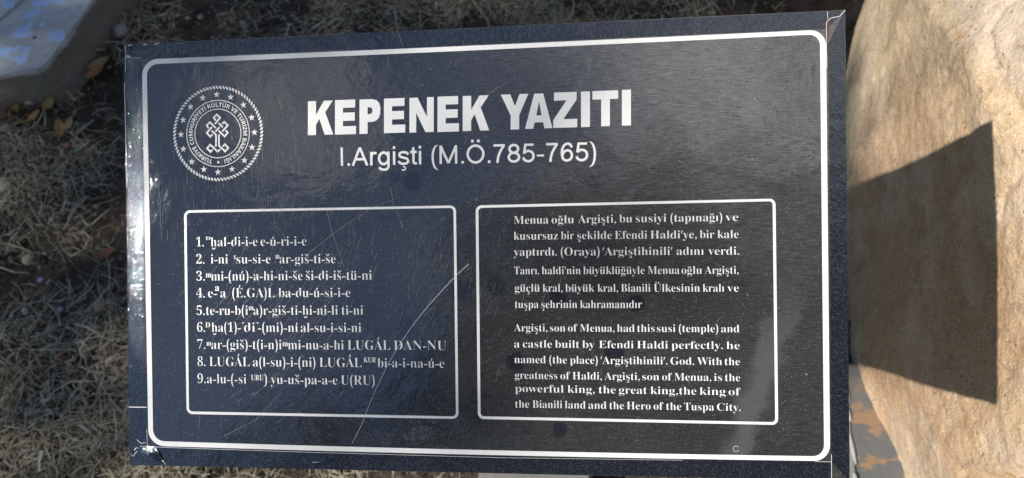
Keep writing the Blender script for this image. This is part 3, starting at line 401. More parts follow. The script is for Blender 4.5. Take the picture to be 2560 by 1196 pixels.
# ---------------------------------------------------------------- sign
SM = Matrix.Identity(4)
for i in range(3):
    for j in range(3): SM[j][i] = SIGN_AXES[i][j]
    SM[i][3] = SIGN_ORIGIN[i]
BASE = Vector((.045, .33, 0))
sign = empty('information_sign', BASE)
tag(sign, 'black tilted information sign with white Turkish and English lettering on a post', 'sign')
SL = Matrix.Translation(-BASE) @ SM
def on_sign(name, me, mat, parent=None):
    o = link(name, me, mat, parent or sign, None)
    if parent is None: o.matrix_local = SL
    return o
def flat(name, polys, z, mat, parent=None):
    vs = []; fs = []
    for p in polys:
        k = len(vs); vs += [(x, y, z) for x, y in p]; fs.append(tuple(range(k, k + len(p))))
    bm = bmesh.new(); bv = [bm.verts.new(v) for v in vs]
    for f in fs: bm.faces.new([bv[i] for i in f]).normal_update()
    bmesh.ops.triangulate(bm, faces=bm.faces)
    for f in bm.faces:
        f.normal_update()
        if f.normal.z < 0: f.normal_flip()
    return on_sign(name, bm_mesh(name, bm), mat, parent)
def ring_mesh(name, outer, inner, z):
    n = len(outer); vs = [(x, y, z) for x, y in outer] + [(x, y, z) for x, y in inner]
    fs = [(n + i, n + (i + 1) % n, (i + 1) % n, i) for i in range(n)]
    return mesh(name, vs, fs)
def prism(name, poly, z0, z1, mat, parent=None, sidemat=None):
    n = len(poly); vs = [(x, y, z1) for x, y in poly] + [(x, y, z0) for x, y in poly]
    area = sum(poly[i][0] * poly[(i + 1) % n][1] - poly[(i + 1) % n][0] * poly[i][1] for i in range(n))
    top = tuple(range(n)); bot = tuple(range(2 * n - 1, n - 1, -1)); sd = [(i, i + n, (i + 1) % n + n, (i + 1) % n) for i in range(n)]
    if area < 0: top = top[::-1]; bot = bot[::-1]; sd = [s[::-1] for s in sd]
    me = mesh(name, vs, [top, bot] + sd); o = on_sign(name, me, mat, parent)
    if sidemat:
        me.materials.append(sidemat)
        for i, p in enumerate(me.polygons): p.material_index = 0 if i == 0 else 1
    return o

prism('panel', PANEL, -.0025, 0, FILM, None, EDGE)
# folded vinyl strips round the edge, each a little proud of the film
TL, TR, BR, BL = [Vector(p) for p in PANEL]; tl, tr, br, bl = [Vector(p) for p in CORNER_IN]
def wavy(a, b, n, amp, f=60, seed=0):
    d = (b - a); q = Vector((-d.y, d.x)).normalized()
    return [a + d * (i / n) + q * amp * noise.noise((i / n * f * d.length, seed, 0)) for i in range(n + 1)]
e = .0004
TLo, TRo, BRo, BLo = TL + Vector((e, -e)), TR + Vector((-e, -e)), BR + Vector((-e, e)), BL + Vector((e, e))
flatz = .0002
def strip(poly, mat, lab, z=flatz):
    o = flat('edge_strip', [[tuple(p) for p in poly]], z, mat); o['label'] = lab; return o
strip(wavy(Vector((tl.x + .012, TLo.y)), TRo, 40, .0002) + [tr] + wavy(tr, Vector((tl.x + .012, tl.y)), 40, .00012, seed=3)[1:], VINYL, 'top vinyl edge strip, speckled')
strip(wavy(TLo, BLo, 40, .0004, seed=5) + [Vector((bl.x, BLo.y + .001)), bl, tl, Vector((tl.x, TLo.y - .0003))], VINYLW, 'left vinyl edge strip, wrinkled and glossy')
strip([br + Vector((.0004, 0)), BRo, TRo, tr + Vector((.0006, -.012)), tr + Vector((.0008, -.05))], VINYL, 'right vinyl edge strip', .0003)
strip([bl + Vector((.0004, 0)), Vector((bl.x + .0004, BLo.y)), BRo + Vector((-.0137, 0)), br + Vector((0, 0))], VINYL, 'bottom vinyl edge strip')
flat('vinyl_patch', [[(TLo.x + .0001, TLo.y - .0001), (tl.x + .0122, TLo.y - .0001), (tl.x + .0122, tl.y), (TLo.x, tl.y + .0002)]], .00045, VINYLW)
# lifted corner folds
def folded(name, pts, mat, lab):
    n = len(pts); c = [sum(p[k] for p in pts) / n for k in range(3)]; c[2] += .0006
    o = on_sign(name, mesh(name, list(pts) + [c], [(i, (i + 1) % n, n) for i in range(n)]), mat); o['label'] = lab; return o
bx, by = bl
folded('vinyl_fold', [(BLo.x + .0032, BLo.y + .0095, .0006), (bx - .006, by + .0004, .0012), (bx + .002, by + .0006, .0012), (bx + .010, by - .0035, .0016), (bx + .0165, BLo.y + .0012, .0005), (bx + .008, BLo.y + .005, .0022), (bx - .004, BLo.y + .0095, .0018)], VINYLW, 'creased vinyl fold at the lower left corner')
flat('tear', [[(tr.x - .0006, tr.y - .001), (tr.x - .0006, tr.y + .0048), (tr.x + .0018, tr.y + .0068), (tr.x + .0018, tr.y + .003), (tr.x + .0006, tr.y - .006), (tr.x + .0002, tr.y - .02)]], .00045, RUST)
def line_strip(pts, w0, w1=None):
    w1 = w1 or w0; P = [Vector(p) for p in pts]; L = []; Rr = []; n = len(P)
    for i, p in enumerate(P):
        d = (P[min(i + 1, n - 1)] - P[max(i - 1, 0)]).normalized(); q = Vector((-d.y, d.x)); w = (w0 + (w1 - w0) * i / max(1, n - 1)) / 2
        L.append(p + q * w); Rr.append(p - q * w)
    return L, Rr
def lines_mesh(name, items, z):
    vs = []; fs = []
    for pts, w0, w1 in items:
        L, Rr = line_strip(pts, w0, w1); k = len(vs); n = len(L)
        vs += [(p.x, p.y, z) for p in L] + [(p.x, p.y, z) for p in Rr]
        fs += [(k + n + i, k + n + i + 1, k + i + 1, k + i) for i in range(n - 1)]
    return mesh(name, vs, fs)
# cut edges of the vinyl that catch the light
cuts = [([tr + Vector((-.0006, -.03)), tr + Vector((-.0007, -.006)), tr + Vector((-.0006, .0048)), tr + Vector((.0028, .0078)), TRo + Vector((-.004, -.0045)), TRo], .0004, .0005),
        ([tr + Vector((.0006, .006)), Vector((tr.x + .0002, TRo.y - .0005))], .0003, .0004),
        ([br + Vector((.0002, .006)), br + Vector((.0001, -.016))], .0004, .0004),
        ([br + Vector((-.012, .0002)), br + Vector((.0002, .0002))], .0003, .0003),
        ([bl + Vector((-.0002, .015)), bl + Vector((0, .0003)), bl + Vector((.02, -.0001)), bl + Vector((.12, -.0012))], .0004, .0003),
        ([bl + Vector((.12, -.0012)), bl + Vector((.30, -.0022)), bl + Vector((.45, -.0008))], .0003, .0002),
        ([(BLo.x + .0006, BLo.y + .0095), (BLo.x + .0032, BLo.y + .0075), (bx - .0062, by + .0003), (bx + .001, by + .0006)], .0004, .0004),
        ([(bx + .0072, by - .0015), (bx + .0165, BLo.y + .001)], .0003, .0004),
        ([(BLo.x, by + .034), (bx, by + .034)], .0008, .0008),
        ([(TLo.x + .003, tl.y + .003), (TLo.x + .006, tl.y + .0014)], .0022, .0012), ([(TLo.x + .004, TLo.y - .001), (TLo.x + .008, TLo.y - .0006)], .0012, .0006),
        ([(TLo.x + .001, tl.y + .001), (tl.x + .001, tl.y + .0006)], .0003, .0003),
        ([(TLo.x + .0015, tl.y + .012), (TLo.x + .0022, tl.y + .006), (TLo.x + .0014, tl.y - .01)], .0007, .0003), ([(TLo.x + .0003, tl.y - .02), (TLo.x + .0006, tl.y - .06), (TLo.x + .0003, tl.y - .11)], .0005, .0004), ([(bx - .0095, by + .006), (bx - .006, by + .003), (bx - .002, by + .0035)], .0004, .0004), ([(bx - .012, by - .003), (bx - .0105, by - .001), (bx - .0085, by - .0012)], .0008, .0004),
        ([(bx + .0005, by - .0015), (bx + .004, by - .004), (bx + .009, by - .0075), (bx + .0145, by - .0125)], .0022, .0006),
        ([(TLo.x + .018, TLo.y - .001), (TLo.x + .022, TLo.y - .0008)], .0008, .0005), ([(TLo.x + .028, TLo.y - .0014), (TLo.x + .033, TLo.y - .0004)], .0008, .0006)]
for c_ in cuts: on_sign('film_cut', lines_mesh('film_cut', [c_], .0009), CUT)

link_border = on_sign('white_border', ring_mesh('white_border', BORDER[0], BORDER[1], .0004), WHITE)
boxl = on_sign('text_box', ring_mesh('text_box', BOX_LEFT[0], BOX_LEFT[1], .0004), WHITE); boxl['label'] = 'left text box with nine numbered lines'
boxr = on_sign('text_box', ring_mesh('text_box', BOX_RIGHT[0], BOX_RIGHT[1], .0004), WHITE); boxr['label'] = 'right text box with the translation'

# ---- lettering
_cache = {}
def text_mesh(s, off=0.):
    c = bpy.data.curves.new('glyph', 'FONT'); c.body = s; c.size = 1; c.offset = off; c.resolution_u = 4
    o = bpy.data.objects.new('glyph', c); COL.objects.link(o)
    dg = bpy.context.evaluated_depsgraph_get(); ev = o.evaluated_get(dg); me = ev.to_mesh()
    vs = [(v.co.x, v.co.y) for v in me.vertices]; fs = [tuple(p.vertices) for p in me.polygons]
    ev.to_mesh_clear(); bpy.data.objects.remove(o); bpy.data.curves.remove(c)
    return vs, fs
BASES = {'ğ': ('g', 'breve'), 'ş': ('s', 'ced'), 'ç': ('c', 'ced'), 'ü': ('u', 'uml'), 'ö': ('o', 'uml'), 'Ü': ('U', 'uml'), 'Ö': ('O', 'uml'), 'ı': ('i', 'nodot'), 'ú': ('u', 'acu'), 'í': ('i', 'acu2'),
         'Á': ('A', 'acu'), 'É': ('E', 'acu'), 'š': ('s', 'car'), 'ḫ': ('h', 'brb'), 'İ': ('I', 'dot')}
def remap(ch, st):
    up, lo, dg = {'serif': (0x1D400, 0x1D41A, 0x1D7CE), 'sans': (0x1D5A0, 0x1D5BA, 0x1D7E2), 'bold': (0x1D5D4, 0x1D5EE, 0x1D7EC)}[st]
    if 'A' <= ch <= 'Z': return chr(up + ord(ch) - 65)
    if 'a' <= ch <= 'z': return chr(lo + ord(ch) - 97)
    if '0' <= ch <= '9': return chr(dg + ord(ch) - 48)
    return ch
def islands(vs, fs):
    par = list(range(len(vs)))
    def f(i):
        while par[i] != i: par[i] = par[par[i]]; i = par[i]
        return i
    for q in fs:
        for k in q[1:]: par[f(q[0])] = f(k)
    return [f(i) for i in range(len(vs))]
def poly_add(vs, fs, p):
    k = len(vs); vs += p; fs.append(tuple(range(k, k + len(p))))
def thick(pts, w):
    L, Rr = line_strip(pts, w); return [tuple(p) for p in L] + [tuple(p) for p in reversed(Rr)]
def disc(x, y, r, n=10): return [(x + r * math.cos(2 * math.pi * i / n), y + r * math.sin(2 * math.pi * i / n)) for i in range(n)]
def stroke_quads(pts, w, closed=False):
    P = [Vector(p) for p in pts]; n = len(P); L, Rr = [], []
    for i in range(n):
        d0 = (P[i] - P[i - 1]).normalized() if (i or closed) else (P[1] - P[0]).normalized()
        d1 = (P[(i + 1) % n] - P[i]).normalized() if (i < n - 1 or closed) else d0
        q0 = Vector((-d0.y, d0.x)); m_ = q0 + Vector((-d1.y, d1.x)); m_ = m_ / max(.55, m_.dot(q0))
        L.append(P[i] + m_ * w / 2); Rr.append(P[i] - m_ * w / 2)
    return [[L[i], Rr[i], Rr[(i + 1) % n], L[(i + 1) % n]] for i in range(n if closed else n - 1)]
def union(polys):
    vs = []; fs = []
    for p in polys:
        k = len(vs); vs += [Vector(q) for q in p]; fs.append(list(range(k, k + len(p))))
    r = delaunay_2d_cdt(vs, [], fs, 1, 1e-7, True)
    return [tuple(v) for v in r[0]], [tuple(f) for f, o in zip(r[2], r[5]) if o]
def cv(*p): return [tuple(q) for q in catmull(p, len(p) * 5)]
def ell(cx, cy, rx, ry): return ('o', [(cx + rx * math.cos(2 * math.pi * i / 28), cy + ry * math.sin(2 * math.pi * i / 28)) for i in range(28)])
# plain grotesque letters of the second line, drawn as strokes
GROT = {'A': (.667, [[(.05, 0), (.334, .70)], [(.334, .70), (.618, 0)], [(.15, .245), (.515, .245)]]),
 'r': (.333, [[(.112, 0), (.112, .519)], cv((.112, .33), (.15, .43), (.215, .476), (.32, .462))]),
 'g': (.556, [ell(.262, .262, .182, .222), [(.447, .519), (.447, .02)], cv((.447, .04), (.44, -.08), (.37, -.16), (.262, -.175), (.14, -.15), (.088, -.075))]),
 'i': (.222, [[(.111, 0), (.111, .519)], [(.111, .612), (.111, .716)]]),
 's': (.5, [cv((.432, .385), (.38, .455), (.255, .483), (.13, .45), (.094, .38), (.13, .315), (.25, .272), (.38, .23), (.428, .15), (.385, .065), (.255, .035), (.12, .065), (.058, .145))]),
 't': (.278, [[(.135, .66), (.135, .12)], cv((.135, .15), (.145, .075), (.19, .044), (.265, .044)), [(.015, .482), (.262, .482)]]),
 'M': (.833, [[(.118, 0), (.118, .716)], [(.118, .70), (.415, .03)], [(.415, .03), (.715, .70)], [(.715, 0), (.715, .716)]]),
 'O': (.778, [ell(.39, .358, .30, .325)]),
 '7': (.556, [[(.06, .672), (.49, .672)], cv((.468, .672), (.36, .51), (.27, .32), (.225, .15), (.205, 0))]),
 '8': (.556, [ell(.276, .525, .165, .148), ell(.276, .207, .196, .167)]),
 '5': (.556, [[(.47, .668), (.155, .668), (.105, .335)], cv((.105, .345), (.18, .41), (.285, .432), (.405, .38), (.462, .245), (.415, .105), (.28, .038), (.13, .085), (.072, .19))]),
 '6': (.556, [cv((.452, .53), (.405, .635), (.295, .675), (.175, .62), (.105, .48), (.085, .32), (.112, .14), (.19, .058), (.285, .04), (.405, .095), (.458, .23), (.41, .37), (.29, .425), (.17, .37), (.105, .25))])}
def glyph(ch, st, off):
    key = (ch, st, off)
    if key in _cache: return _cache[key]
    base, mark = BASES.get(ch, (ch, None))
    cap = capheight(st, off) if base != 'H' else .7
    if base == ' ': g = ([], [], .26)
    elif base == '-' : g = ([(.03, .185), (.29, .185), (.29, .25), (.03, .25)], [(0, 1, 2, 3)], .32) if st == 'serif' else ([(.03, .21), (.30, .21), (.30, .285), (.03, .285)], [(0, 1, 2, 3)], .33)
    elif base == '.' : p = disc(.11, .055, .062) if st == 'serif' else [(.08, 0), (.18, 0), (.18, .1), (.08, .1)]; g = (p, [tuple(range(len(p)))], .24)
    elif base == ',' : p = [(.06, .06), (.10, .12), (.16, .115), (.185, .06), (.165, -.02), (.09, -.12), (.075, -.10), (.125, -.03), (.12, .0), (.08, .01)]; g = (p, [tuple(range(len(p)))], .24)
    elif base in '‘’' : 
        p = [(.03, .44), (.075, .43), (.15, .66), (.085, .68)] if base == '’' else [(.15, .68), (.105, .69), (.03, .46), (.095, .44)]
        g = (p, [(0, 1, 2, 3)], .18)
    elif base in '()':
        w = .31 if st == 'serif' else .30; pts = []; N = 9
        mid = .095 if st == 'serif' else .085; tip = .025 if st == 'serif' else .07
        o_, i_ = [], []
        for k in range(N + 1):
            a = math.pi * (k / N - .5); y = .26 + .48 * math.sin(a); xo = .27 - .21 * math.cos(a); th = tip + (mid - tip) * math.cos(a)
            o_.append((xo, y)); i_.append((xo + th, y))
        if base == ')': o_ = [(w - x, y) for x, y in o_]; i_ = [(w - x, y) for x, y in i_]
        vs = o_ + i_; g = (vs, [(k, k + 1, N + 2 + k, N + 1 + k) for k in range(N)], w)
    elif base in '⌜⌝':
        p = [(.05, .3), (.13, .3), (.13, .62), (.35, .62), (.35, .7), (.05, .7)]
        if base == '⌝': p = [(.4 - x, y) for x, y in p]
        g = (p, [tuple(range(6))], .4)
    elif base == 'I' and st == 'sans': g = vs, fs, adv = ([(.09, 0), (.18, 0), (.18, cap), (.09, cap)], [(0, 1, 2, 3)], .27)
    elif base == 'I' and st == 'bold': g = vs, fs, adv = ([(.08, 0), (.23, 0), (.23, cap), (.08, cap)], [(0, 1, 2, 3)], .31)
    elif st == 'sans' and base in GROT:
        adv, strokes = GROT[base]; qs = []
        for p in strokes: qs += stroke_quads(p[1], .092, True) if p[0] == 'o' else stroke_quads(p, .092)
        vs, fs = union(qs); mark_ok = True
    else:
        s = remap(base, st); vs, fs = text_mesh(s, off); v2, _ = text_mesh(s + '|'); v3, _ = text_mesh('|')
        adv = max(v[0] for v in v2) - max(v[0] for v in v3)
        pass
    if base not in ' -.,‘’()⌜⌝' and not (base == 'I' and st != 'serif' and not mark):
        if mark == 'nodot' or mark == 'acu2':
            isl = islands(vs, fs); top = {}
            for i, v in zip(isl, vs): top[i] = min(top.get(i, 9), v[1])
            fs = [f for f in fs if top[isl[f[0]]] < .4]
        vs = list(vs); fs = list(fs); used = [vs[i] for f in fs for i in f]
        x0 = min(v[0] for v in used); x1 = max(v[0] for v in used); cx = (x0 + x1) / 2; yt = max(v[1] for v in used)
        b = .07 if st == 'serif' else .085
        if mark == 'uml':
            for sx in (-1, 1): poly_add(vs, fs, disc(cx + sx * .115, yt + .13, .06))
        elif mark == 'dot': poly_add(vs, fs, disc(cx, yt + .12, .07))
        elif mark in ('acu', 'acu2'): poly_add(vs, fs, [(cx - .05, yt + .05), (cx + .0, yt + .04), (cx + .10, yt + .20), (cx + .02, yt + .23)])
        elif mark == 'car':
            poly_add(vs, fs, thick([(cx - .13, yt + .22), (cx, yt + .08), (cx + .13, yt + .22)], .06))
        elif mark == 'breve':
            cx -= .02; poly_add(vs, fs, thick([(cx - .12, yt + .2), (cx - .08, yt + .11), (cx, yt + .085), (cx + .08, yt + .11), (cx + .12, yt + .2)], .055))
        elif mark == 'brb': poly_add(vs, fs, thick([(cx - .12, -.10), (cx - .07, -.18), (cx, -.20), (cx + .07, -.18), (cx + .12, -.10)], .06))
        elif mark == 'ced':
            poly_add(vs, fs, thick([(cx, -.035), (cx + .005, -.075), (cx + .07, -.10), (cx + .085, -.15), (cx + .04, -.20), (cx - .07, -.205)], .052))
        g = (vs, fs, adv)
    _cache[key] = g; return g
_caph = {}
def capheight(st, off=0.):
    if st == 'sans': return .716
    if st not in _caph:
        vs, fs = text_mesh(remap('H', st)); _caph[st] = max(v[1] for v in vs)
    return _caph[st]
def word_geo(s, st, off):
    vs = []; fs = []; x = 0
    for ch in s:
        gv, gf, adv = glyph(ch, st, off); k = len(vs)
        vs += [(a + x, b) for a, b in gv]; fs += [tuple(i + k for i in f) for f in gf]; x += adv
    return vs, fs
def line_mesh(name, words, st, off, z=.0004):
    V = []; F = []
    for (w, x0, y0, x1, y1, cap) in words:
        sup = w[0] == '^'; w = w.lstrip('^'); vs, fs = word_geo(w, st, off * (.35 if sup else 1)); used = [vs[i][0] for f in fs for i in f]; a, b = min(used), max(used)
        if sup and w in 'ma': ch = .47
        else: ch = capheight(st)
        k = len(V)
        for (x, y) in vs:
            f = (x - a) / (b - a); V.append((x0 + (x1 - x0) * f, y0 + (y1 - y0) * f + y / ch * cap, z))
        F += [tuple(i + k for i in f) for f in fs]
    bm = bmesh.new(); bv = [bm.verts.new(v) for v in V]
    for f in F:
        try: bm.faces.new([bv[i] for i in f])
        except ValueError: pass
    bmesh.ops.delete(bm, geom=[v for v in bm.verts if not v.link_faces], context='VERTS')
    for f in bm.faces:
        f.normal_update()
        if f.normal.z < 0: f.normal_flip()
    return bm_mesh(name, bm)
flat('title', TITLE, .0004, WHITE)
on_sign('subtitle', line_mesh('subtitle', SUBTITLE, 'sans', 0.), WHITE)
for ws in LEFT_LINES: link('text_line', line_mesh('text_line', ws, 'serif', -.0145), WHITE, boxl)
for ws in RIGHT_LINES: link('text_line', line_mesh('text_line', ws, 'serif', -.0125), WHITE, boxr)

# ---- round emblem
def emblem():
    cx, cy = EMBLEM_C; vs = []; fs = []
    def ring(r0, r1, n=96):
        k = len(vs)
        for r in (r0, r1): vs.extend([(cx + r * math.cos(2 * math.pi * i / n), cy + r * math.sin(2 * math.pi * i / n), .0004) for i in range(n)])
        fs.extend([(k + i, k + n + i, k + n + (i + 1) % n, k + (i + 1) % n) for i in range(n)])
    ring(.0202, .0209); ring(.0276, .0283)
    em = on_sign('emblem', mesh('emblem', vs, fs), WHITE)
    # twisted rope ring: slanted lozenges
    vs, fs = [], []
    n = 84; rm = .0389
    for i in range(n):
        a = 2 * math.pi * i / n; ux, uy = math.cos(a), math.sin(a); tx, ty = -uy, ux
        dx, dy = ux * .72 + tx * .62, uy * .72 + ty * .62; l = math.hypot(dx, dy); dx, dy = dx / l, dy / l; qx, qy = -dy, dx
        k = len(vs)
        for j in range(12):
            t = 2 * math.pi * j / 12; A = .00175 * math.cos(t); B = .00088 * math.sin(t)
            vs.append((cx + ux * rm + dx * A + qx * B, cy + uy * rm + dy * A + qy * B, .0004))
        fs.append(tuple(range(k, k + 12)))
    link('rope_ring', mesh('rope_ring', vs, fs), WHITE, em)
    for (x, y) in STARS:
        rot = math.atan2(y - cy, x - cx); p = []
        for k in range(10):
            r = .0031 if k % 2 == 0 else .00125; a = math.pi / 2 + k * math.pi / 5 + .06 * math.sin(rot * 3)
            p.append((x + r * math.cos(a), y + r * math.sin(a), .0004))
        link('star', mesh('star', p + [(x, y, .0004)], [(k, (k + 1) % 10, 10) for k in range(10)]), WHITE, em)
    K = []
    for q in KNOT:
        L, Rr = [], []
        P = [Vector(p) for p in q]; w = .00074; n = len(P)
        for i in range(n):
            d0 = (P[i] - P[i - 1]).normalized() if i else (P[1] - P[0]).normalized()
            d1 = (P[i + 1] - P[i]).normalized() if i < n - 1 else d0
            q0 = Vector((-d0.y, d0.x)); q1 = Vector((-d1.y, d1.x)); m_ = (q0 + q1); m_ = m_ / max(.4, m_.dot(q0)) 
            L.append(P[i] + m_ * w); Rr.append(P[i] - m_ * w)
        for i in range(n - 1): K.append([L[i], Rr[i], Rr[i + 1], L[i + 1]])
    v, f = union(K)
    link('knot', mesh('knot', [(x, y, .0004) for x, y in v], f), WHITE, em)
    # lettering round the ring, clockwise from the foot
    S = 'TÜRKİYE CUMHURİYETİ KÜLTÜR VE TURİZM BAKANLIĞI'
    BASES['Ğ'] = ('G', 'breve')
    gs = [glyph(ch, 'bold', 0.) for ch in S]; tot = sum(g[2] for g in gs); sc = .0036 / capheight('bold'); r0 = .0225
    a0 = math.radians(-90 - 13); span = math.radians(360 - 25); x = 0; vs, fs = [], []
    for g in gs:
        k = len(vs); am = a0 - span * (x + g[2] / 2) / tot; fit = span * (r0 + .0018) / tot / sc
        for (gx, gy) in g[0]:
            lx = (gx - g[2] / 2) * sc * fit; ly = gy * sc
            tx, ty = math.sin(am), -math.cos(am); ux, uy = math.cos(am), math.sin(am)
            vs.append((cx + ux * (r0 + ly) + tx * lx, cy + uy * (r0 + ly) + ty * lx, .0004))
        fs += [tuple(i + k for i in f) for f in g[1]]; x += g[2]
    k = len(vs); vs += [(cx + p[0], cy - .0243 + p[1], .0004) for p in disc(0, 0, .0011, 14)]; fs.append(tuple(range(k, k + 14)))
    bm = bmesh.new(); bv = [bm.verts.new(v) for v in vs]
    for f in fs:
        try: bm.faces.new([bv[i] for i in f])
        except ValueError: pass
    bmesh.ops.delete(bm, geom=[v for v in bm.verts if not v.link_faces], context='VERTS')
    for f in bm.faces:
        f.normal_update()
        if f.normal.z < 0: f.normal_flip()
    link('ring_lettering', bm_mesh('ring_lettering', bm), WHITE, em)
emblem()

# ---- wear: long scratches and fine scratch glints painted pale around the sun's highlight
items = [([tuple(p_) for p_ in catmull(q, 40)], .00036, .0002) for q in SCRATCH[:1]] + [(q, .00018, .00010) for q in SCRATCH[1:]]
lp = [(.48991 + .0022 * math.cos(t), .00799 + .0022 * math.sin(t)) for t in np.linspace(.6, 5.9, 12)]
items.append((lp, .0006, .0006))
items += [([(.146, -.0108), (.1515, -.0107)], .0005, .0004), ([(.5425, .0668), (.5437, .0664)], .0009, .0009)]
for c_ in items: on_sign('scratch', lines_mesh('scratch', [c_], .00055), CUT if len(c_[0]) == 40 else SCRM)
gx, gy = GLINT; items = []
for k in range(560):
    x = rng.gamma(2.2, .062) + .03; y = rng.normal(.135, .05)
    if not (.004 < x < .36 and .012 < y < .29): continue
    dx, dy = x - gx, y - gy; r = math.hypot(dx, dy); a = math.atan2(dx, -dy) + rng.normal(0, .07)
    L = rng.gamma(2., .0035) + .001; c, s = math.cos(a), math.sin(a)
    items.append(([(x - c * L / 2, y - s * L / 2), (x + c * L / 2, y + s * L / 2)], rng.uniform(.00003, .00013), rng.uniform(.00002, .00008)))
for k in range(260):
    x = rng.uniform(.012, .14); y = rng.normal(.222, .022); L = rng.gamma(2., .004)
    a = math.pi / 2 + rng.normal(0, .08); c, s = math.cos(a), math.sin(a)
    items.append(([(x, y), (x + c * L, y + s * L)], rng.uniform(.00004, .00014), .00004))
for k in range(200):
    x = rng.uniform(.01, .55); y = rng.uniform(.008, .32); L = rng.gamma(1.6, .0014) + .0004; a = rng.uniform(0, 6.28); c, s = math.cos(a), math.sin(a)
    items.append(([(x, y), (x + c * L, y + s * L)], rng.uniform(.00006, .0002), .00006))
on_sign('scratch_glints', lines_mesh('scratch_glints', items, .0005), SCRM)['kind'] = 'stuff'

# ---- steel frame, post and footing
def box_bm(bm, c, s, M=None):
    r = bmesh.ops.create_cube(bm, size=1); 
    for v in r['verts']: v.co = Vector((v.co.x * s[0] + c[0], v.co.y * s[1] + c[1], v.co.z * s[2] + c[2]))
bm = bmesh.new(); pc = (Vector(PANEL[0]) + Vector(PANEL[2])) / 2
for sy in (-1, 1): box_bm(bm, (pc.x, pc.y + sy * .165, -.0125), (.56, .02, .019))
for sx in (-1, 1): box_bm(bm, (pc.x + sx * .27, pc.y, -.0125), (.02, .309, .019))
box_bm(bm, (pc.x, pc.y, -.0125), (.03, .309, .019))
on_sign('back_frame', bm_mesh('back_frame', bm), STEEL)
ctr = SM @ Vector((pc.x, pc.y, -.022)); bm = bmesh.new()
box_bm(bm, (0, 0, ctr.z / 2 + .02), (.06, .06, ctr.z - .055))
bmesh.ops.bevel(bm, geom=bm.edges[:], offset=.005, segments=2, affect='EDGES')
po = link('post', bm_mesh('post', bm), STEEL, sign); po.location = (ctr.x - BASE.x, ctr.y - BASE.y, 0)
CONC = plain('grey_concrete', (.17, .168, .16), .8, .25, 14, bump=.4, bscale=90)
bm = bmesh.new(); box_bm(bm, (0, 0, .01), (.205, .30, .09)); bmesh.ops.bevel(bm, geom=bm.edges[:], offset=.008, segments=2, affect='EDGES')
ft = link('footing', bm_mesh('footing', bm), CONC, sign); ft.location = (-.003, .02, 0)

# ---------------------------------------------------------------- grey sheet under the boulder
def sheet_material():
    m = Mat('grey_paint_flaked'); P = m.co()
    n = m.noise(13, 6, .66, m.mapping(P, (1, 2.4, 1), (0, 0, -.35)), .35)
    c = m.mix(m.noise(40, 4), (.085, .095, .10), (.135, .142, .145))
    x = m.sep(P)
    c = m.mix(m.math('MULTIPLY', m.mrange(n, .52, .58), m.mrange(x[1], .22, .10)), c, (.25, .165, .10))
    m.set(Base_Color=c, Roughness=.6); m.bump(m.noise(60, 4), .3, .004)
    return m.m
SHEET = sheet_material()
sh = empty('metal_sheet', (.66, .25, 0)); tag(sh, 'grey painted metal sheet with flaked ochre patches at the foot of the boulder', 'metal sheet')
bm = bmesh.new(); box_bm(bm, (.135, -.02, .0), (.315, .48, .03)); bmesh.ops.bevel(bm, geom=bm.edges[:], offset=.004, segments=2, affect='EDGES')
link('plate', bm_mesh('plate', bm), SHEET, sh)
rim = bpy.data.objects.new('rim', None)
bm = bmesh.new(); box_bm(bm, (0, -.02, .004), (.020, .48, .030)); bmesh.ops.bevel(bm, geom=bm.edges[:], offset=.006, segments=3, affect='EDGES')
rm = link('rim', bm_mesh('rim', bm), plain('rim_paint', (.20, .215, .225), .4, .15, 30, bump=.15), sh); rm.location = (-.036, 0, 0); rm.rotation_euler = (0, 0, R(-7))
bpy.data.objects.remove(rim)
SEAL = plain('sealant', (.34, .35, .35), .5, .15, 80)
for (y, l) in ((.155, .02), (.115, .015), (.055, .04), (.0, .012), (-.03, .014)):
    bm = bmesh.new(); bmesh.ops.create_uvsphere(bm, u_segments=16, v_segments=10, radius=1)
    for v in bm.verts: v.co = Vector((v.co.x * .0038, v.co.y * l * .8 * (1 + .2 * noise.noise(v.co * 2)), v.co.z * .002))
    s = link('sealant_blob', bm_mesh('sealant_blob', bm, True), SEAL, sh); s.location = (-.032 + .12 * (y - .0) * 1.0, y, .019)

CS, SN = math.cos(R(62)), math.sin(R(62))
def gp(px, py, z=0.):
    """where a spot seen in the photograph lies on the ground"""
    x = (px - 1280) / 1850; y = -(py - 598) / 1850; lam = (1.42 - z) / (SN - y * CS)
    return Vector((x * lam, y * lam * SN + lam * CS, z))
O = Vector((-1.3, 1.35, 0))

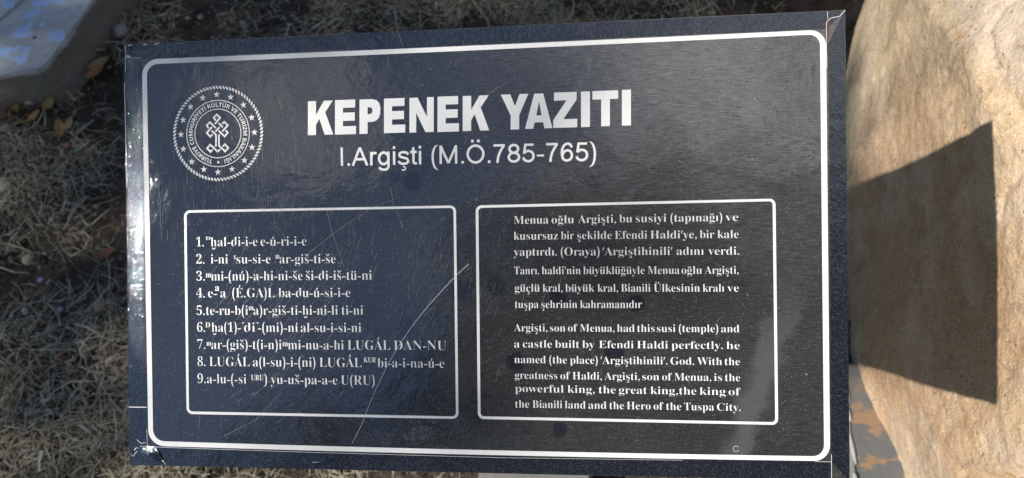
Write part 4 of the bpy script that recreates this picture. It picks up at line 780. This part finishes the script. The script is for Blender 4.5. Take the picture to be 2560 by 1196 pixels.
# ---------------------------------------------------------------- grey stone slab, top left
def slab_material():
    m = Mat('spotted_slab'); P = m.co()
    c = m.mix(m.noise(9, 5, .6), (.50, .50, .50), (.62, .62, .61))
    c = m.mix(m.mrange(m.noise(60, 5, .65), .52, .75, 0, .6), c, (.20, .19, .17))
    c = m.mix(m.mrange(m.noise(5, 5, .6), .5, .7, 0, .5), c, (.26, .25, .23))
    wob = m.math('MULTIPLY_ADD', m.noise(45, 3, .6), .05, -.025); sp = None
    for (px, py, r) in ((52, 146, .019), (40, 128, .013), (66, 128, .014), (12, 130, .022), (-8, 136, .02), (52, 84, .020), (60, 72, .018), (74, 62, .014), (90, 33, .013), (76, 38, .013), (101, 4, .018), (143, 90, .019), (150, -4, .022), (108, 63, .006), (25, 10, .012)):
        v = gp(px, py, .10) - O
        k = m.mrange(m.math('ADD', m.dist(P, v), wob), r, r * .82); sp = k if sp is None else m.math('MAXIMUM', sp, k)
    vv = gp(88, 96, .10) - O; hole = m.mrange(m.dist(P, vv), .008, .003)
    c = m.mix(hole, c, (.03, .03, .03))
    xy = m.sep(P); ja = gp(0, 52, .10) - O; jb = gp(60, 0, .10) - O; jn = Vector((-(jb - ja).y, (jb - ja).x)).normalized()
    jd = m.math('ABSOLUTE', m.math('ADD', m.math('ADD', m.math('MULTIPLY', xy[0], jn.x), m.math('MULTIPLY', xy[1], jn.y)), -(ja.x * jn.x + ja.y * jn.y)))
    c = m.mix(m.math('MULTIPLY', m.mrange(jd, .009, .003), .6), c, (.10, .10, .09))
    dirt = m.mrange(m.math('ADD', xy[2], m.math('MULTIPLY_ADD', m.noise(30, 4), .02, -.01)), .094, .086)
    c = m.mix(m.math('MULTIPLY', dirt, .85), c, (.15, .13, .105))
    c = m.mix(m.math('MULTIPLY', sp, .9), c, (.50, .66, .95))  # pale blue spots over the grey
    m.set(Base_Color=c, Roughness=m.mix(sp, (.55,) * 3, (.25,) * 3)); m.bump(m.noise(240, 3), .3, .002, m.bump(m.noise(40, 5), .4, .006))
    return m.m
pts = [(-1.40, 1.085), (-1.17, 1.125), (-1.088, 1.142), (-1.070, 1.170), (-1.03, 1.34), (-.985, 1.55), (-1.5, 1.72), (-1.8, 1.3)]
bm = bmesh.new(); O = Vector((-1.3, 1.35, 0))
vb = [bm.verts.new((x - O.x + .012 * (x > -1.2), y - O.y - .008, -.02)) for x, y in pts]; vt = [bm.verts.new((x - O.x, y - O.y, .10)) for x, y in pts]; n = len(pts)
bm.faces.new(vt); bm.faces.new(vb[::-1])
for i in range(n): bm.faces.new((vb[i], vb[(i + 1) % n], vt[(i + 1) % n], vt[i]))
bmesh.ops.bevel(bm, geom=bm.edges[:], offset=.004, segments=2, affect='EDGES')
bmesh.ops.triangulate(bm, faces=bm.faces)
for _ in range(3):
    bmesh.ops.subdivide_edges(bm, edges=[e for e in bm.edges if e.calc_length() > .03], cuts=2, use_grid_fill=True)
bmesh.ops.triangulate(bm, faces=bm.faces); bm.normal_update()
for v in bm.verts: v.co += v.normal * (.0035 * noise.noise(v.co * 14) + .0022 * noise.noise(v.co * 45) - .006 * max(0, noise.noise(v.co * 22 + Vector((5, 0, 0))) - .25) * (abs(v.normal.z) < .95))
o = link('stone_slab', bm_mesh('stone_slab', bm), slab_material()); o.location = O
tag(o, 'flat grey stone slab with pale blue spots in the upper left corner', 'stone slab')

# ---------------------------------------------------------------- small things lying on the ground
def pebble(px, py, size, col, lab, flatn=.6, seed=0, name='pebble', cat='pebble', stretch=1., ang=0.):
    bm = bmesh.new(); bmesh.ops.create_icosphere(bm, subdivisions=3, radius=1)
    for v in bm.verts:
        d = 1 + .28 * noise.noise(v.co * 1.3 + Vector((seed, 0, 0))) + .1 * noise.noise(v.co * 3 + Vector((0, seed, 0)))
        v.co = Vector((v.co.x * stretch, v.co.y, v.co.z * flatn)) * d * size
    o = link(name, bm_mesh(name, bm, True), plain(name + '_stone', col, .8, .25, 60, bump=.3, bscale=200)); o.location = gp(px, py, size * flatn * .6); o.rotation_euler = (0, 0, ang)
    tag(o, lab, cat)
pebble(300, 78, .018, (.40, .35, .33), 'pale pinkish stone just above the top left corner of the sign', .75, 1)
pebble(247, 765, .012, (.50, .31, .20), 'tan orange pebble left of the middle of the sign edge', .6, 2, stretch=1.2, ang=-.6)
pebble(0, 462, .019, (.55, .56, .36), 'pale yellow green stone cut by the left border of the photo', .4, 3)
pebble(151, 773, .0055, (.42, .38, .55), 'tiny lilac pebble beside a bent straw', .8, 4)
pebble(101, 700, .006, (.40, .38, .50), 'small mauve pebble, uppermost of the tiny ones in the dark soil', .7, 5)
pebble(62, 778, .006, (.55, .55, .55), 'tiny whitish pebble in the dark soil near the left border', .8, 6, stretch=1.4, ang=-1.)
pebble(75, 252, .014, (.55, .36, .24), 'peach coloured stone at the foot of the grey slab', .7, 7)
pebble(52, 242, .009, (.45, .40, .42), 'small whitish stone touching the foot of the grey slab', .7, 8)
pebble(14, 320, .013, (.38, .32, .26), 'pale tan stone below the slab at the left border', .6, 9)
pebble(168, 363, .007, (.42, .20, .12), 'small reddish stone below the curled brown leaf', .7, 10)
pebble(160, 898, .006, (.30, .05, .03), 'small red brick chip in the straw at lower left', .8, 11, 'brick_chip', 'brick chip')
pebble(70, 648, .013, (.33, .28, .21), 'crumbly beige clod in the straw left of the sign', .7, 12, 'clod', 'clod')
pebble(130, 822, .009, (.36, .31, .23), 'small beige clod below the tiny lilac pebble', .6, 13, 'clod', 'clod', 1.3, .8)
pebble(2150, 1060, .011, (.5, .33, .2), 'tan pebble lying on the grey sheet beside the boulder', .5, 14)

def twig(pts, r, col, lab, name='twig', cat='twig'):
    P = [gp(x, y, .012) for x, y in pts]; vs, fs = [], []; n = len(P)
    for i, p in enumerate(P):
        d = (P[min(i + 1, n - 1)] - P[max(i - 1, 0)]).normalized(); q = d.cross(Vector((0, 0, 1))).normalized(); u = q.cross(d)
        for k in range(7):
            a = 2 * math.pi * k / 7; rr = r * (1 - .25 * i / n); vs.append(p + q * rr * math.cos(a) + u * rr * math.sin(a))
    for i in range(n - 1):
        for k in range(7): fs.append((i * 7 + k, i * 7 + (k + 1) % 7, (i + 1) * 7 + (k + 1) % 7, (i + 1) * 7 + k))
    fs += [tuple(range(6, -1, -1)), tuple(range((n - 1) * 7, n * 7))]
    tag(link(name, mesh(name, vs, fs, True), plain(name + '_fibre', col, .7, .2, 60, bump=.2)), lab, cat)
G = (.30, .29, .22); T = (.38, .30, .15)
twig([(104, 1005), (127, 996)], .0042, (.50, .47, .40), 'short whitish broken stick in the dark soil at lower left')
twig([(200, 1062), (230, 1083)], .0032, (.40, .35, .28), 'pale stick right of the short whitish one')
twig([(118, 1024), (132, 1036)], .0035, (.42, .38, .36), 'grey stick just below the short whitish one')
twig([(168, 818), (190, 828), (206, 842)], .0033, G, 'grey hollow stalk below the tan orange pebble')
twig([(122, 838), (145, 848), (157, 842)], .003, G, 'forked grey stalk left of the hollow one')
twig([(145, 848), (138, 872)], .003, G, 'grey stalk end under the forked one')
twig([(166, 772), (190, 755), (216, 745)], .003, G, 'bent grey straw running towards the tan orange pebble')
twig([(172, 550), (190, 520), (215, 495)], .003, G, 'long grey stalk slanting up towards the sign')
twig([(122, 557), (138, 535), (170, 524)], .0028, G, 'grey stalk bent like an elbow left of the long one')
twig([(147, 368), (160, 390), (168, 398)], .0028, G, 'grey straw below the reddish stone')
twig([(190, 336), (215, 315), (235, 300)], .0028, G, 'grey straw slanting right of the curled leaf')
twig([(118, 182), (150, 212), (188, 250)], .004, (.33, .29, .17), 'thick dry stem leaning from the corner of the slab')
twig([(212, 22), (224, 45), (240, 62)], .0035, T, 'thin yellow stem beside the slab')
twig([(254, 5), (266, 35), (272, 60), (268, 88)], .0045, T, 'upright yellow grass stem above the corner of the sign')
twig([(200, 117), (225, 127), (255, 124)], .003, T, 'curved yellow stem between slab and sign')
twig([(80, 520), (90, 540), (104, 560)], .0022, G, 'thin drooping stalk at the left of the straw')
twig([(5, 350), (35, 365), (62, 380)], .0022, G, 'long straw pointing in from the left border')

def dry_leaf(px, py, L, W, ang, col, lab, curl=.5):
    vs, fs = [], []; n = 8
    for i in range(n + 1):
        f = i / n; w = W * math.sin(math.pi * min(1, f * .93 + .05)) ** .8
        for k in (-1, -.5, 0, .5, 1):
            vs.append(((f - .5) * L, k * w * (1 - .25 * curl), curl * (abs(k) ** 2 * W * .9 + .5 * L * (f - .5) ** 2) + .002 * noise.noise((f * 5, k * 2, px))))
    for i in range(n):
        for k in range(4): fs.append((i * 5 + k, i * 5 + k + 1, (i + 1) * 5 + k + 1, (i + 1) * 5 + k))
    o = link('dry_leaf', mesh('dry_leaf', vs, fs, True), plain('dry_leaf_skin', col, .65, .3, 50)); o.location = gp(px, py, .014); o.rotation_euler = (.2, -.15, ang)
    tag(o, lab, 'dry leaf')
OC = (.36, .22, .075); BR_ = (.17, .085, .04)
dry_leaf(150, 322, .05, .012, 1.9, OC, 'curled ochre leaf with a dark centre below the slab')
dry_leaf(172, 312, .04, .009, 1.3, (.42, .30, .14), 'pale half of a curled leaf right of the ochre one')
dry_leaf(124, 262, .034, .012, 1.1, (.38, .27, .08), 'upright yellow leaf at the foot of the slab')
dry_leaf(84, 290, .04, .008, .9, OC, 'narrow ochre leaf under the peach stone', .3)
dry_leaf(20, 255, .045, .012, -.4, (.33, .22, .11), 'broad tan leaf at the left border under the slab')
dry_leaf(40, 268, .05, .008, -.9, OC, 'long ochre leaf next to the broad tan one', .3)
dry_leaf(72, 415, .022, .010, 1.7, BR_, 'small dark brown diamond shaped leaf in the grey straw')
dry_leaf(240, 182, .05, .012, .7, (.36, .17, .07), 'rusty brown leaf left of the sign corner')
dry_leaf(250, 160, .055, .012, .5, (.40, .29, .15), 'tan leaf above the rusty brown one')
dry_leaf(262, 80, .05, .010, 1.5, (.36, .24, .06), 'yellow brown leaf at the root of the upright stem')
dry_leaf(270, 632, .04, .010, .5, (.28, .12, .06), 'red brown leaf against the left edge of the sign')

# ---------------------------------------------------------------- trees behind the photographer (one shades the grass; unseen ones darken the sign's reflections)
def tree(name, c, r, ntuft, leaf, lab, foot, seed, squash=(1, 1, 1), extra=[]):
    rg = np.random.default_rng(seed); root = empty(name, (foot[0], foot[1], 0)); tag(root, lab, 'tree', 'trees behind the viewer')
    c = Vector(c); base = Vector((foot[0], foot[1], 0))
    vs, fs = [], []
    def tube(a, b, r0, r1, k=7):
        d = (b - a).normalized(); q = d.orthogonal().normalized(); u = d.cross(q); s = len(vs)
        for p, rr in ((a, r0), ((a + b) / 2 + q * .04 * (b - a).length, (r0 + r1) / 2), (b, r1)):
            for j in range(k): t = 2 * math.pi * j / k; vs.append(p - base + q * rr * math.cos(t) + u * rr * math.sin(t))
        for i in range(2):
            for j in range(k): fs.append((s + i * k + j, s + i * k + (j + 1) % k, s + (i + 1) * k + (j + 1) % k, s + (i + 1) * k + j))
    top = c + Vector((0, 0, -.1 * r)); fork = base + (Vector((c.x, c.y, max(1.2, c.z - r * 1.3))) - base)
    fork = base.lerp(Vector((c.x, c.y, c.z - r * .8)), .8)
    tube(base - Vector((0, 0, .3)), fork, .16, .11); tube(fork, top, .1, .04)
    cl = []
    for k in range(ntuft):
        v = Vector(rg.normal(0, 1, 3)); v.normalize(); v *= r * rg.uniform(.15, 1) ** .5; v = Vector((v.x * squash[0], v.y * squash[1], v.z * squash[2])); cl.append(c + v)
    cl += extra
    for p in cl[::5]: tube(fork.lerp(top, rg.uniform(.1, .9)), p, .035, .008, 5)
    link('trunk', mesh('trunk', vs, fs, True), BARK, root)
    V, F = [], []
    for p in cl:
        for k in range(leaf[0]):
            q = p + Vector(rg.normal(0, leaf[2], 3)); d = Vector(rg.normal(0, 1, 3)).normalized(); u = d.orthogonal().normalized(); w = d.cross(u); s = leaf[1] * rg.uniform(.7, 1.3); j = len(V)
            V += [q - base - u * s, q - base + w * s * .5, q - base + u * s, q - base - w * s * .5]; F.append((j, j + 1, j + 2, j + 3))
    cr = link('crown', mesh('crown', V, F), LEAF, root); return root
def camw(x, y, z): return Vector((x, y * SN - z * CS, 1.42 + y * CS + z * SN))
def along(u, v, t):
    d = Vector((.69, -.05, -.722)); p = Vector((u * .722, v, u * .69)) - d * t; return camw(*p)
RT = 2.5; e0 = Vector((-.84, .546)); bp = Vector((-.78, .2)) + e0 * RT
c = along(bp.x, bp.y, 11.5)
BR = [(-1.15, .45, 11.2), (-.98, .40, 11.0), (-.88, .34, 11.1), (-.82, .14, 10.9), (-.74, .30, 11.0), (-.70, .13, 11.1), (-.62, .24, 11.3), (-.78, .02, 11.2)]  # extra leaf tufts added to half-shade the upper left of the sign
tree('shade_tree', c, RT, 560, (40, .065, .17), 'leafy tree on the sunny side behind the viewer, shading the dry grass', (c.x - .4, c.y - .3), 5, extra=[along(*q) for q in BR])
c2 = Vector((.05, -.65, .75)) * 5.2 + Vector((0, 0, 1))  # added crown, placed only to darken the reflection low on the sign's right
tree('unseen_tree', c2, 2.15, 520, (40, .06, .17), 'added unseen leafy tree right behind the viewer, darkening the reflection in the sign', (c2.x + .3, c2.y - .9), 9)
c3 = Vector((-.45, -.78, .42)) * 7.2 + Vector((0, 0, .8))
tree('unseen_tree', c3, 2.1, 380, (40, .07, .18), 'unseen leafy tree further behind the viewer, darkening the reflection along the foot of the sign', (c3.x - .3, c3.y - .6), 14)
